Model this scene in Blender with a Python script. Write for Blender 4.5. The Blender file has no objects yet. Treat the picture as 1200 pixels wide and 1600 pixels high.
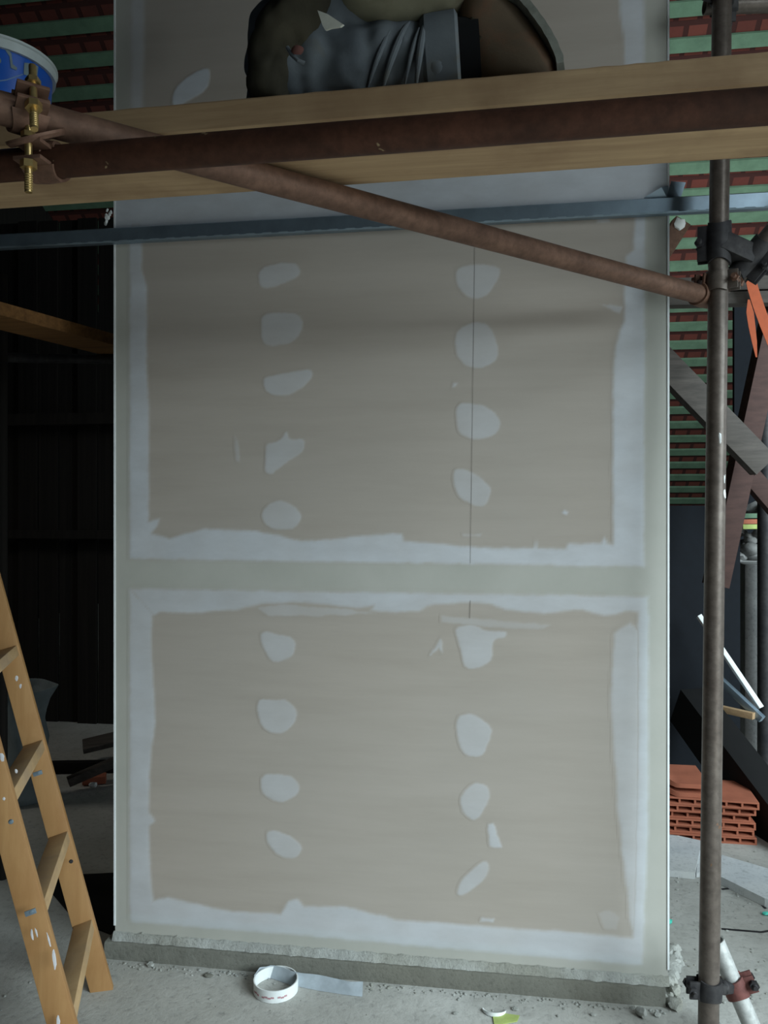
import bpy, bmesh, math, random
import numpy as np
from mathutils import Vector, Matrix, noise as mnoise

random.seed(7)
scene = bpy.context.scene
col = scene.collection
PI = math.pi

# ------------------------------------------------------------------ camera
F = 1250.0            # focal length in pixels of the 1200x1600 frame
HOR = 790.0           # horizon row
H = 1.38              # eye height
TH = math.atan(0.146) # the hall's axes are turned against the view
CT, ST = math.cos(TH), math.sin(TH)
cd = bpy.data.cameras.new('camera'); cam = bpy.data.objects.new('camera', cd); col.objects.link(cam)
cam.location = (0, 0, H); cam.rotation_euler = (PI/2, 0, TH)
cd.sensor_fit = 'VERTICAL'; cd.sensor_height = 36; cd.lens = 36*F/1600
cd.shift_y = -(800-HOR)/1600; cd.clip_start = 0.05; cd.clip_end = 100
scene.camera = cam

# ------------------------------------------------------------------ world, light, exposure
scene.view_settings.view_transform = 'Standard'; scene.view_settings.look = 'None'
scene.view_settings.gamma = 1; scene.view_settings.use_curve_mapping = False
scene.view_settings.exposure = 0.1
w = bpy.data.worlds.new('world'); scene.world = w; w.use_nodes = True
w.node_tree.nodes['Background'].inputs[0].default_value = (0.55, 0.72, 1.0, 1)
w.node_tree.nodes['Background'].inputs[1].default_value = 0.026

def area(name, loc, target, sx, sy, power, color, spread=180):
    l = bpy.data.lights.new(name, 'AREA'); l.shape = 'RECTANGLE'; l.size = sx; l.size_y = sy
    l.energy = power; l.color = color; l.spread = math.radians(spread)
    o = bpy.data.objects.new(name, l); col.objects.link(o); o.location = loc
    o.rotation_euler = (Vector(target)-Vector(loc)).to_track_quat('-Z', 'Y').to_euler()
    return o
# daylight through the wide opening on the right of the photographer (its lintel cuts the sky off for high points)
area('opening_daylight', (5.4, -1.7, 3.9), (0.5, 2.3, 0.2), 5.0, 4.6, 1090, (0.80, 0.95, 1.0))
# added fill for the upper right of the column; the wall has no window
area('window_daylight', (1.62, 0.75, 2.75), (0.35, 2.3, 2.6), 0.7, 0.7, 14, (0.84, 0.96, 1.0))
# added warm fill from low on the right
area('doorway_bounce', (1.62, 0.4, 0.75), (0.0, 2.3, 0.5), 1.2, 1.2, 4.5, (1.0, 0.88, 0.76))
# fill lamp added for the clutter beyond the post, no door there
area('yard_daylight', (3.1, 3.1, 1.7), (1.1, 4.0, 0.6), 1.0, 1.4, 16, (0.86, 0.95, 1.0))
# weak unseen fill added to lift the dark clutter at the left
area('crack_daylight', (-4.2, 2.9, 2.6), (-1.6, 3.9, 0.0), 0.6, 0.6, 2.2, (1.0, 0.96, 0.86), 90)
# unseen lamp added to brighten the right part of the roof
area('gap_daylight', (3.8, 5.6, 2.6), (2.2, 9.2, 4.2), 1.2, 1.2, 26, (0.90, 0.97, 1.0), 75)

# ------------------------------------------------------------------ helpers
def cam2w(X, Y, Z):                      # X right, Y depth, Z above the floor
    return Vector((X*CT - Y*ST, X*ST + Y*CT, Z))
def at(px, py, d):                       # point of the view at depth d
    return cam2w((px-600)/F*d, d, H + (HOR-py)/F*d)
def on_y(px, py, yb):
    dy = (px-600)/F*ST + CT
    return at(px, py, yb/dy)
def floor_pt(px, py, z=0.0):
    return at(px, py, (H-z)*F/(py-HOR))
def scz(px, d0, z):                      # scaffold-parallel line at centre depth d0, height z
    d = d0/(1+0.17*(px-600)/F)
    return cam2w((px-600)/F*d, d, z)

class MB:
    def __init__(s): s.bm = bmesh.new()
    def face(s, vs):
        try: return s.bm.faces.new(vs)
        except ValueError: return None
    def box(s, c, size, rot=None, bev=0.0):
        m = Matrix.Translation(Vector(c)) @ (rot.to_4x4() if rot is not None else Matrix.Identity(4)) @ Matrix.Diagonal((*size, 1))
        r = bmesh.ops.create_cube(s.bm, size=1, matrix=m)
        if bev > 0:
            es = list({e for v in r['verts'] for e in v.link_edges})
            bmesh.ops.bevel(s.bm, geom=es, offset=bev, segments=2, affect='EDGES', profile=0.6)
        return s
    def bar(s, a, b, w_, h_, up=Vector((0,0,1)), bev=0.0):
        a = Vector(a); b = Vector(b); d = b-a; x = d.normalized()
        y = up.cross(x).normalized(); z = x.cross(y)
        rot = Matrix((x, y, z)).transposed()
        return s.box((a+b)/2, (d.length, w_, h_), rot, bev)
    def tube(s, pts, rad, seg=20, cap=True, squash=None):
        pts = [Vector(p) for p in pts]; n = len(pts)
        if not hasattr(rad, '__len__'): rad = [rad]*n
        rings = []; prev = None
        for i, p in enumerate(pts):
            t = (pts[min(i+1, n-1)] - pts[max(i-1, 0)]).normalized()
            if prev is None:
                a = Vector((0,0,1)) if abs(t.z) < 0.9 else Vector((1,0,0))
                u = a.cross(t).normalized()
            else:
                u = (prev - t*prev.dot(t)).normalized()
            prev = u; v = t.cross(u)
            sq = 1.0 if squash is None else squash[i]
            rings.append([s.bm.verts.new(p + u*math.cos(2*PI*k/seg)*rad[i] + v*math.sin(2*PI*k/seg)*rad[i]*sq) for k in range(seg)])
        for i in range(n-1):
            for k in range(seg):
                s.face([rings[i][k], rings[i][(k+1)%seg], rings[i+1][(k+1)%seg], rings[i+1][k]])
        if cap:
            s.face(rings[0][::-1]); s.face(rings[-1])
        return s
    def pipe(s, a, b, r, ri=None, seg=24, n=14, wob=0.0):       # hollow scaffold pipe
        a = Vector(a); b = Vector(b); ri = ri or r*0.86
        x = (b-a).normalized(); u = (Vector((0,0,1)) if abs(x.z) < 0.9 else Vector((1,0,0))).cross(x).normalized(); v = x.cross(u)
        O = []; I = []
        for i in range(n+1):
            p = a.lerp(b, i/n)
            O.append([s.bm.verts.new(p+(u*math.cos(2*PI*k/seg)+v*math.sin(2*PI*k/seg))*(r+wob*mnoise.noise(p*9+Vector((k,0,0))))) for k in range(seg)])
        for p in (a, b):
            I.append([s.bm.verts.new(p+(u*math.cos(2*PI*k/seg)+v*math.sin(2*PI*k/seg))*ri) for k in range(seg)])
        for i in range(n):
            for k in range(seg): s.face([O[i][k], O[i][(k+1)%seg], O[i+1][(k+1)%seg], O[i+1][k]])
        for k in range(seg):
            k2 = (k+1)%seg
            s.face([I[0][k2], I[0][k], I[1][k], I[1][k2]])
            s.face([O[0][k2], O[0][k], I[0][k], I[0][k2]]); s.face([O[n][k], O[n][k2], I[1][k2], I[1][k]])
        return s
    def lathe(s, prof, c=(0,0,0), seg=40, axis=None):           # prof: (r, z) list
        c = Vector(c); R = Matrix.Identity(3) if axis is None else Vector((0,0,1)).rotation_difference(Vector(axis)).to_matrix()
        rings = []
        for r, z in prof:
            if r < 1e-6: rings.append([s.bm.verts.new(c+R@Vector((0,0,z)))])
            else: rings.append([s.bm.verts.new(c+R@Vector((r*math.cos(2*PI*k/seg), r*math.sin(2*PI*k/seg), z))) for k in range(seg)])
        for A, B in zip(rings, rings[1:]):
            for k in range(seg):
                k2 = (k+1)%seg
                if len(A) == 1 and len(B) == 1: continue
                if len(A) == 1: s.face([A[0], B[k], B[k2]])
                elif len(B) == 1: s.face([A[k], A[k2], B[0]])
                else: s.face([A[k], A[k2], B[k2], B[k]])
        return s
    def prism(s, poly, vec):                                    # poly: 3D points, extruded by vec
        A = [s.bm.verts.new(Vector(p)) for p in poly]; B = [s.bm.verts.new(Vector(p)+Vector(vec)) for p in poly]
        s.face(A); s.face(B[::-1])
        for i in range(len(A)):
            j = (i+1) % len(A); s.face([A[j], A[i], B[i], B[j]])
        return s
    def blob(s, c, size, sub=2, amp=0.25, seed=0, fr=1.0, rot=None):
        r = bmesh.ops.create_icosphere(s.bm, subdivisions=sub, radius=1)
        for v in r['verts']:
            k = 1 + amp*mnoise.noise(v.co*fr*1.7 + Vector((seed*3.1, seed*1.7, seed)))
            q = Vector((v.co.x*size[0]*k, v.co.y*size[1]*k, v.co.z*size[2]*k))
            if rot is not None: q = rot @ q
            v.co = q + Vector(c)
        return s
    def build(s, name, mat, parent=None, smooth=True, ang=35, origin=None):
        bmesh.ops.recalc_face_normals(s.bm, faces=s.bm.faces[:])
        if smooth:
            for f in s.bm.faces: f.smooth = True
            for e in s.bm.edges:
                if len(e.link_faces) == 2 and e.calc_face_angle(0) > math.radians(ang): e.smooth = False
        if parent is not None:
            off = parent.matrix_world.translation if parent.parent is None else wloc(parent)
        elif origin is not None: off = Vector(origin)
        else:
            cs = [v.co for v in s.bm.verts]
            off = Vector(((min(c.x for c in cs)+max(c.x for c in cs))/2, (min(c.y for c in cs)+max(c.y for c in cs))/2, min(c.z for c in cs)))
        off = Vector(off)
        if parent is not None: off = wloc(parent)
        bmesh.ops.translate(s.bm, verts=s.bm.verts[:], vec=-off)
        me = bpy.data.meshes.new(name); s.bm.to_mesh(me); s.bm.free()
        me.materials.append(mat)
        o = bpy.data.objects.new(name, me); col.objects.link(o)
        if parent is not None: o.parent = parent
        else: o.location = off
        return o
def wloc(o):
    v = Vector(o.location)
    while o.parent: o = o.parent; v += Vector(o.location)
    return v
def tag(o, label=None, cat=None, group=None, kind=None):
    if label: o['label'] = label
    if cat: o['category'] = cat
    if group: o['group'] = group
    if kind: o['kind'] = kind
    return o
def thing(name, loc, label, cat, group=None):
    o = bpy.data.objects.new(name, None); col.objects.link(o); o.location = loc; o.empty_display_size = 0.05
    return tag(o, label, cat, group)
def copy_tree(o, parent=None):
    c = o.copy(); col.objects.link(c); c.parent = parent
    for ch in list(o.children): copy_tree(ch, c)
    return c

# ------------------------------------------------------------------ materials
def srgb(r, g, b):
    f = lambda c: (c/255/12.92) if c/255 <= 0.04045 else ((c/255+0.055)/1.055)**2.4
    return (f(r), f(g), f(b), 1)
class NT:
    def __init__(s, name, rough=0.8, metal=0.0, spec=0.3):
        s.m = bpy.data.materials.new(name); s.m.use_nodes = True; s.t = s.m.node_tree
        s.b = s.t.nodes['Principled BSDF']; s.b.inputs['Roughness'].default_value = rough
        s.b.inputs['Metallic'].default_value = metal; s.b.inputs['Specular IOR Level'].default_value = spec
        s.tc = s.t.nodes.new('ShaderNodeTexCoord')
    def n(s, t, **k):
        x = s.t.nodes.new(t)
        for a, b in k.items(): setattr(x, a, b)
        return x
    def l(s, a, b): s.t.links.new(a, b)
    def mapping(s, scale=(1,1,1), rot=(0,0,0)):
        m = s.n('ShaderNodeMapping'); m.inputs['Scale'].default_value = scale; m.inputs['Rotation'].default_value = rot
        s.l(s.tc.outputs['Object'], m.inputs['Vector']); return m.outputs[0]
    def noise(s, scale, detail=6, rough=0.6, vec=None, dist=0.0):
        x = s.n('ShaderNodeTexNoise'); x.inputs['Scale'].default_value = scale; x.inputs['Detail'].default_value = detail
        x.inputs['Roughness'].default_value = rough; x.inputs['Distortion'].default_value = dist
        s.l(vec or s.tc.outputs['Object'], x.inputs['Vector']); return x.outputs['Fac']
    def ramp(s, fac, stops):
        r = s.n('ShaderNodeValToRGB'); e = r.color_ramp.elements
        while len(e) < len(stops): e.new(0.5)
        for i, (p, c) in enumerate(stops): e[i].position = p; e[i].color = c
        s.l(fac, r.inputs[0]); return r.outputs[0]
    def mix(s, fac, a, b, mode='MIX'):
        x = s.n('ShaderNodeMix', data_type='RGBA', blend_type=mode)
        for sock, v in ((x.inputs[0], fac), (x.inputs[6], a), (x.inputs[7], b)):
            if hasattr(v, 'is_linked') or hasattr(v, 'links'): s.l(v, sock)
            else: sock.default_value = v
        return x.outputs[2]
    def bump(s, fac, strength, dist=0.01):
        x = s.n('ShaderNodeBump'); x.inputs['Strength'].default_value = strength; x.inputs['Distance'].default_value = dist
        s.l(fac, x.inputs['Height']); s.l(x.outputs[0], s.b.inputs['Normal'])
    def col(s, c): s.l(c, s.b.inputs['Base Color']); return s
BW = lambda v: (v, v, v, 1)
def plain(name, c, rough=0.8, metal=0.0, var=0.12, scale=30, bump=0.0):
    t = NT(name, rough, metal); c2 = tuple(x*(1-var*2) for x in c[:3])+(1,)
    f = t.noise(scale, 5); t.col(t.ramp(f, [(0.3, c2), (0.65, c)]))
    if bump: t.bump(f, bump)
    return t.m
def wood(name, dark, light, stretch=(1.2, 22, 22), scale=2.0, rough=0.75, dirt=None, rot=(0,0,0)):
    t = NT(name, rough); v = t.mapping(stretch, rot)
    g = t.noise(scale, 8, 0.65, v, 0.4); c = t.ramp(g, [(0.28, dark), (0.7, light)])
    if dirt:
        d = t.ramp(t.noise(4.5, 5, 0.6), [(0.48, BW(0)), (0.7, BW(0.75))]); c = t.mix(d, c, dirt)
    t.col(c); t.bump(g, 0.25, 0.003); return t.m
def rusty(name, a, b, chip=None, rough=0.6, metal=0.35, thr=0.7):
    t = NT(name, rough, metal); n1 = t.noise(9, 8, 0.7); n2 = t.noise(60, 5, 0.6)
    c = t.ramp(n1, [(0.32, a), (0.66, b)])
    c = t.mix(t.ramp(n2, [(0.35, BW(0.35)), (0.6, BW(0))]), c, tuple(x*0.35 for x in a[:3])+(1,))
    if chip:
        k = t.ramp(t.noise(26, 3, 0.5), [(thr, BW(0)), (thr+0.02, BW(1))]); c = t.mix(k, c, chip)
    t.col(c); t.bump(n2, 0.2, 0.002); return t.m

M = {}
# drywall: one shader for the face and for the filler laid on it; attributes say which coat covers a spot
def drywall():
    t = NT('drywall', 0.85, 0, 0.2)
    a = t.n('ShaderNodeAttribute', attribute_name='coat'); b = t.n('ShaderNodeAttribute', attribute_name='fill')
    n1 = t.noise(1.6, 4, 0.5); n2 = t.noise(2.2, 6, 0.65, t.mapping((0.8, 1, 7)))
    board = t.ramp(n2, [(0.25, srgb(168, 159, 149)), (0.75, srgb(180, 171, 162))])
    board = t.mix(t.ramp(n1, [(0.35, BW(0)), (0.75, BW(0.35))]), board, srgb(171, 166, 160))
    coat = t.ramp(t.noise(3, 6, 0.6), [(0.3, srgb(172, 172, 164)), (0.7, srgb(185, 184, 177))])
    fill = t.ramp(t.noise(6, 7, 0.65, t.mapping((1, 1, 2.5))), [(0.3, srgb(191, 195, 201)), (0.7, srgb(207, 212, 219))])
    c = t.mix(a.outputs['Fac'], board, coat); c = t.mix(b.outputs['Fac'], c, fill)
    t.col(c); t.bump(t.noise(35, 5, 0.6), 0.06, 0.004); return t.m
M['drywall'] = drywall()
M['bead'] = plain('bead_metal', srgb(236, 240, 242), 0.5, 0.0, 0.04)
M['pencil'] = plain('pencil_graphite', srgb(96, 88, 82), 0.8)
def conc(name, a, b, c3, scale=3.0, bump=0.5):
    t = NT(name, 0.9); n1 = t.noise(scale, 9, 0.68); n2 = t.noise(scale*14, 6, 0.7); n3 = t.noise(scale*0.4, 4, 0.5)
    c = t.ramp(n1, [(0.3, a), (0.68, b)]); c = t.mix(t.ramp(n3, [(0.45, BW(0)), (0.65, BW(0.6))]), c, c3)
    c = t.mix(t.ramp(n2, [(0.3, BW(0.45)), (0.48, BW(0))]), c, tuple(x*0.45 for x in a[:3])+(1,))
    t.col(c); t.bump(n2, bump, 0.006); return t.m
M['floor'] = conc('dusty_concrete', srgb(150, 150, 145), srgb(190, 190, 186), srgb(172, 170, 162))
M['slab'] = conc('plinth_concrete', srgb(106, 106, 99), srgb(128, 128, 120), srgb(112, 110, 100), 5)
M['mortar'] = conc('mortar', srgb(150, 152, 148), srgb(188, 190, 186), srgb(140, 138, 124), 8, 0.8)
M['block'] = conc('block_concrete', srgb(112, 112, 112), srgb(150, 150, 148), srgb(126, 124, 122), 4)
M['plank'] = wood('plank_wood', srgb(152, 124, 94), srgb(184, 156, 120), dirt=srgb(136, 108, 80))
M['plank_dark'] = wood('old_plank_wood', srgb(96, 66, 36), srgb(140, 100, 58))
M['ladder'] = wood('ladder_wood', srgb(150, 110, 68), srgb(170, 131, 86), (14, 14, 1.2), 1.6, 0.55, srgb(148, 106, 64))
M['ladder_edge'] = wood('ladder_rung_wood', srgb(160, 130, 92), srgb(190, 160, 120), (4, 4, 16), 1.6, 0.6, srgb(150, 130, 110))
M['grey_timber'] = wood('weathered_timber', srgb(64, 60, 57), srgb(94, 88, 83))
M['red_timber'] = wood('red_brown_timber', srgb(54, 36, 32), srgb(72, 50, 45))
M['black'] = wood('black_boards', srgb(16, 15, 13), srgb(36, 32, 29), (30, 30, 0.6), 1.0, 0.95)
M['navy'] = plain('dark_blue_cladding', srgb(13, 18, 25), 0.9)
M['ledger'] = rusty('rust_red_pipe', srgb(60, 38, 28), srgb(88, 56, 42), srgb(150, 130, 100), thr=0.72)
M['diag'] = rusty('rust_brown_pipe', srgb(96, 72, 60), srgb(130, 100, 84), srgb(180, 150, 118), thr=0.76)
M['post'] = rusty('worn_grey_pipe', srgb(88, 79, 73), srgb(112, 103, 96), srgb(120, 92, 74), thr=0.72, rough=0.42)
M['palepipe'] = rusty('pale_pipe', srgb(166, 168, 166), srgb(200, 202, 200), srgb(150, 132, 118))
M['clamp'] = rusty('clamp_rust', srgb(92, 68, 56), srgb(132, 100, 84))
M['clamp_dark'] = rusty('clamp_dark', srgb(44, 44, 48), srgb(70, 68, 68))
M['clamp_red'] = rusty('clamp_red', srgb(96, 60, 58), srgb(130, 84, 78))
M['brass'] = plain('yellow_zinc', srgb(206, 178, 120), 0.35, 0.85, 0.1, 80)
M['zinc'] = plain('zinc', srgb(150, 168, 182), 0.38, 0.75, 0.10, 14)
M['roof_tile'] = None
M['green'] = plain('green_batten_paint', srgb(100, 128, 104), 0.8, 0, 0.15, 6)
M['blue'] = plain('bucket_blue', srgb(20, 92, 196), 0.4, 0, 0.1, 12)
M['rim'] = plain('bucket_rim', srgb(196, 206, 206), 0.45, 0, 0.08, 20)
M['white'] = plain('white_paint', srgb(232, 236, 236), 0.6, 0, 0.05)
M['board_white'] = conc('white_board', srgb(178, 184, 188), srgb(208, 212, 214), srgb(190, 192, 190), 4, 0.2)
M['sack'] = plain('grey_sack', srgb(130, 142, 146), 0.85, 0, 0.15, 9, 0.3)
M['orange'] = plain('orange_webbing', srgb(178, 86, 50), 0.7, 0, 0.08, 40)
M['brick'] = plain('terracotta', srgb(176, 106, 82), 0.85, 0, 0.12, 9, 0.2)
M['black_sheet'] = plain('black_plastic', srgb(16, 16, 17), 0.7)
M['turq'] = plain('turquoise_plastic', srgb(90, 216, 196), 0.5)
M['yellow'] = plain('yellow_green_scrap', srgb(170, 186, 110), 0.7)
M['tape_red'] = plain('red_print', srgb(190, 146, 152), 0.7)
M['skin'] = plain('skin', srgb(176, 128, 104), 0.6)
M['hair'] = plain('hair', srgb(34, 26, 22), 0.8)
M['sock'] = plain('black_sock', srgb(10, 11, 14), 0.95)
def cloth(name, a, b, dirt, thr=0.5):
    t = NT(name, 0.92, 0, 0.15); n1 = t.noise(7, 5, 0.6); c = t.ramp(n1, [(0.3, a), (0.7, b)])
    d = t.ramp(t.noise(5, 5, 0.65, None, 0.5), [(thr, BW(0)), (thr+0.16, BW(0.8))]); t.col(t.mix(d, c, dirt))
    t.bump(t.noise(220, 2), 0.12, 0.002); return t.m
M['trousers'] = cloth('grey_work_trousers', srgb(84, 90, 97), srgb(110, 116, 120), srgb(112, 104, 84), 0.55)
M['jacket'] = cloth('olive_jacket', srgb(104, 102, 86), srgb(134, 130, 110), srgb(88, 78, 62))
M['boot'] = cloth('brown_boot', srgb(80, 68, 56), srgb(104, 90, 74), srgb(122, 86, 66), 0.55)
M['knee'] = cloth('dark_knee_pad', srgb(46, 44, 38), srgb(66, 62, 50), srgb(84, 72, 48), 0.55)
M['sole'] = plain('boot_sole', srgb(150, 152, 142), 0.7, 0, 0.2, 30)

def roof_mat():
    t = NT('clay_roof_tiles', 0.85)
    b = t.n('ShaderNodeTexBrick'); b.offset = 0.5; b.inputs['Scale'].default_value = 1.0
    b.inputs['Brick Width'].default_value = 0.22; b.inputs['Row Height'].default_value = 0.33; b.inputs['Mortar Size'].default_value = 0.026
    b.inputs['Color1'].default_value = srgb(104, 54, 44); b.inputs['Color2'].default_value = srgb(96, 48, 40); b.inputs['Mortar'].default_value = srgb(60, 30, 26)
    t.l(t.tc.outputs['UV'], b.inputs['Vector'])
    t.col(t.mix(t.ramp(t.noise(3, 5), [(0.4, BW(0)), (0.7, BW(0.5))]), b.outputs[0], srgb(58, 34, 30)))
    t.bump(b.outputs['Fac'], 0.6, -0.02); return t.m
M['roof_tile'] = roof_mat()

# ------------------------------------------------------------------ the setting
fl = MB()
N = 60
vs = [[fl.bm.verts.new((-7+14*i/N, -3+18.5*j/N, 0.0)) for i in range(N+1)] for j in range(N+1)]
for j in range(N):
    for i in range(N): fl.face([vs[j][i], vs[j][i+1], vs[j+1][i+1], vs[j+1][i]])
floor = tag(fl.build('floor', M['floor'], origin=(0,0,0)), kind='structure')

# the pitched clay roof falling away from the viewer, green battens across it
SL = 0.709
def roof_z(y): return 1.96 + SL*(13.65-y)
ro = MB(); uvl = ro.bm.loops.layers.uv.new('UVMap')
y0, y1, x0, x1 = 3.4, 14.6, -9.0, 7.0
k = math.sqrt(1+SL*SL)
qa = [(x0, y0), (x1, y0), (x1, y1), (x0, y1)]
lo = [ro.bm.verts.new((x, y, roof_z(y))) for x, y in qa]; up = [ro.bm.verts.new((x, y, roof_z(y)+0.04)) for x, y in qa]
f = ro.face(lo)
for lp, (x, y) in zip(f.loops, qa): lp[uvl].uv = (x, (y-13.65)*k+0.03)
f = ro.face(up[::-1])
for i in range(4): ro.face([lo[i], lo[(i+1)%4], up[(i+1)%4], up[i]])
roof = tag(ro.build('ceiling', M['roof_tile'], origin=(0, y1, 0), smooth=False), kind='structure')
yy = 14.3; step = 0.33/k
rotb = Matrix.Rotation(-math.atan(SL), 3, 'X')
while yy > y0+0.1:
    mb = MB(); mb.box((-1.0, yy, roof_z(yy)-0.035), (15.8, 0.135, 0.035), rotb)
    mb.build('roof_batten', M['green'], roof, smooth=False); yy -= step

# ------------------------------------------------------------------ the drywall-clad column
YW = 2.315
xl = on_y(180, 700, YW).x; xr = on_y(1043.5, 700, YW).x
ZB, ZT, DEP = 0.05, 3.6, 0.55
def W(px, py):
    p = on_y(px, py, YW); return (p.x, p.z)
def sdist(P, poly):                      # signed distance, positive inside
    poly = np.array(poly); n = len(poly); d = np.full(len(P), 1e9); inside = np.zeros(len(P), bool)
    for i in range(n):
        a = poly[i]; b = poly[(i+1) % n]; e = b-a; L = e@e
        if L < 1e-12: continue
        t = np.clip(((P-a)@e)/L, 0, 1); q = P-(a+t[:,None]*e); d = np.minimum(d, np.hypot(q[:,0], q[:,1]))
        c = ((a[1] > P[:,1]) != (b[1] > P[:,1])); xi = a[0]+(P[:,1]-a[1])*e[0]/(e[1] if abs(e[1]) > 1e-12 else 1e-12)
        inside ^= (c & (P[:,0] < xi))
    return np.where(inside, d, -d)
def sm(x): x = np.clip(x, 0, 1); return x*x*(3-2*x)
coat_polys = [([(170,-1500),(203,-1500),(203,1440),(203,1600),(170,1600)], .010), ([(1006,-1500),(1060,-1500),(1060,1700),(1003,1700)], .010),
              ([(180,874),(1050,885),(1050,932),(180,919)], .008), ([(180,1425),(1050,1500),(1050,1700),(180,1700)], .010)]
coat_polys = [([W(*p) for p in poly], f) for poly, f in coat_polys]
def coat(P):
    r = np.zeros(len(P))
    for poly, f in coat_polys: r = np.maximum(r, sm(sdist(P, poly)/f*0.5+0.5))
    return r
def attr(me, name, vals):
    a = me.attributes.new(name, 'FLOAT', 'POINT'); a.data.foreach_set('value', np.asarray(vals, dtype=np.float32))
wb = MB(); nx, nz = 110, 240
g = [[wb.bm.verts.new((xl+(xr-xl)*i/nx, YW, ZB+(ZT-ZB)*j/nz)) for i in range(nx+1)] for j in range(nz+1)]
for j in range(nz):
    for i in range(nx): wb.face([g[j][i], g[j][i+1], g[j+1][i+1], g[j+1][i]])
bk = {}
for nm, x, z, src in (('a', xl, ZB, g[0][0]), ('b', xr, ZB, g[0][nx]), ('c', xr, ZT, g[nz][nx]), ('d', xl, ZT, g[nz][0])): bk[nm] = (src, wb.bm.verts.new((x, YW+DEP, z)))
wb.face([r[0] for r in g][::-1] + [bk['a'][1], bk['d'][1]][::1]); wb.face([r[nx] for r in g] + [bk['c'][1], bk['b'][1]])
wb.face(g[nz][:] + [bk['c'][1], bk['d'][1]]); wb.face([bk['a'][1], bk['b'][1], bk['c'][1], bk['d'][1]]); wb.face(g[0][:] + [bk['b'][1], bk['a'][1]])
wall = wb.build('wall_front', M['drywall'], smooth=False, origin=((xl+xr)/2, YW, 0))
tag(wall, kind='structure')
co = np.empty(len(wall.data.vertices)*3, np.float32); wall.data.vertices.foreach_get('co', co); co = co.reshape(-1, 3)
Pw = np.stack([co[:,0]+wall.location.x, co[:,2]], 1)
attr(wall.data, 'coat', coat(Pw)); attr(wall.data, 'fill', np.zeros(len(Pw)))

def fnoise(P, fr, amp, seed):
    return np.array([mnoise.noise(Vector((p[0]*fr, p[1]*fr, seed*7.3))) for p in P])*amp
def filler(name, poly_px, feather=0.004, off=0.0008, level=1.0, cell=0.005, jit=0.004, seed=0, tone=None, lab=None):
    poly = [W(*p) for p in poly_px]
    xs = [p[0] for p in poly]; zs = [p[1] for p in poly]; m = feather+jit
    ax = np.arange(max(min(xs)-m, xl+0.001), min(max(xs)+m, xr-0.001)+cell, cell); az = np.arange(max(min(zs)-m, ZB), min(max(zs)+m+cell, ZT-0.001), cell)
    ax = np.minimum(ax, xr-0.0005)
    gx, gz = np.meshgrid(ax, az); P = np.stack([gx.ravel(), gz.ravel()], 1)
    sd = sdist(P, poly) + fnoise(P, 30, jit, seed) + fnoise(P, 110, jit*0.5, seed+1)
    al = sm(sd/feather*0.5+0.5)*level*(1+fnoise(P, 12, 0.18, seed+2)); al = np.clip(al, 0, 1)
    keep = (sd > -feather).reshape(gx.shape); nx_ = len(ax)
    mb = MB(); idx = {}; order = []
    def vtx(j, i):
        if (j, i) not in idx:
            kk = j*nx_+i; h = off*(0.25+0.75*al[kk])
            idx[(j, i)] = mb.bm.verts.new((P[kk][0], YW-h, P[kk][1])); order.append(kk)
        return idx[(j, i)]
    for j in range(len(az)-1):
        for i in range(nx_-1):
            if keep[j:j+2, i:i+2].any(): mb.face([vtx(j,i), vtx(j,i+1), vtx(j+1,i+1), vtx(j+1,i)])
    o = mb.build(name, M['drywall'], wall)
    attr(o.data, 'fill', al[order]); attr(o.data, 'coat', coat(P[order]))
    if lab: o['label'] = lab
    return o
# joint bands
top_in = [(235,835),(265,841),(290,834),(320,826),(400,830),(440,838),(470,846),(520,843),(560,838),(628,834),(631,845),(670,848),(720,854),(800,857),(834,856),(837,843),(840,857),(884,858),(888,850),(940,849),(944,840),(948,850),(958,851)]
filler('joint_filler_band', [(203,345),(222,345),(222,420),(229,450),(229,560),(232,640),(232,815),(250,810),(246,822),(236,834)]+top_in[1:]+[(958,600),(962,540),(975,500),(978,400),(990,390),(993,330),(1008,330),(1006,885),(203,873)], 0.006, 0.0012, 0.78, 0.006, 0.003, 1)
low_in = [(240,962),(250,956),(300,957),(370,952),(410,943),(480,940),(520,946),(560,950),(585,946),(578,954),(610,957),(655,955),(668,946),(720,941),(765,943),(790,952),(850,958),(910,952),(945,962),(960,960),(975,954),(997,957)]
low_b = [(985,1466),(900,1457),(800,1450),(690,1442),(620,1437),(540,1416),(475,1417),(465,1405),(450,1408),(438,1428),(360,1424),(300,1411),(262,1402),(240,1408),(238,1400)]
filler('joint_filler_band', [(203,920)]+[(1013,932),(1012,1300),(1003,1508),(700,1482),(450,1460),(205,1440)]+[(203,1435),(203,920)][::1]+low_in[:0]+[(203,920),(238,958)]+[(236,1000),(239,1060),(243,1130),(238,1160),(233,1210),(233,1270),(242,1283),(233,1290),(233,1330),(238,1400)]+low_b[::-1][1:]+[(990,1466),(994,1300),(997,1100),(997,957)]+low_in[::-1][1:]+[(238,958)], 0.006, 0.0012, 0.68, 0.006, 0.003, 2)
filler('joint_filler_band', [(960,990),(985,972),(998,985),(998,1300),(993,1470),(985,1440),(965,1260),(955,1100)], 0.006, 0.0010, 0.5, 0.006, 0.003, 5)
filler('joint_filler_band', [(170,190),(1060,150),(1060,330),(170,380)], 0.008, 0.0010, 1.0, 0.009, 0.002, 3)
filler('joint_filler_band', [(205,-500),(222,-500),(226,0),(222,200),(205,200)], 0.010, 0.0010, 0.55, 0.008, 0.003, 4)
filler('joint_filler_band', [(965,-500),(1008,-500),(1006,160),(977,160),(975,60),(968,20)], 0.006, 0.0010, 0.8, 0.008, 0.003, 6)
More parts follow.
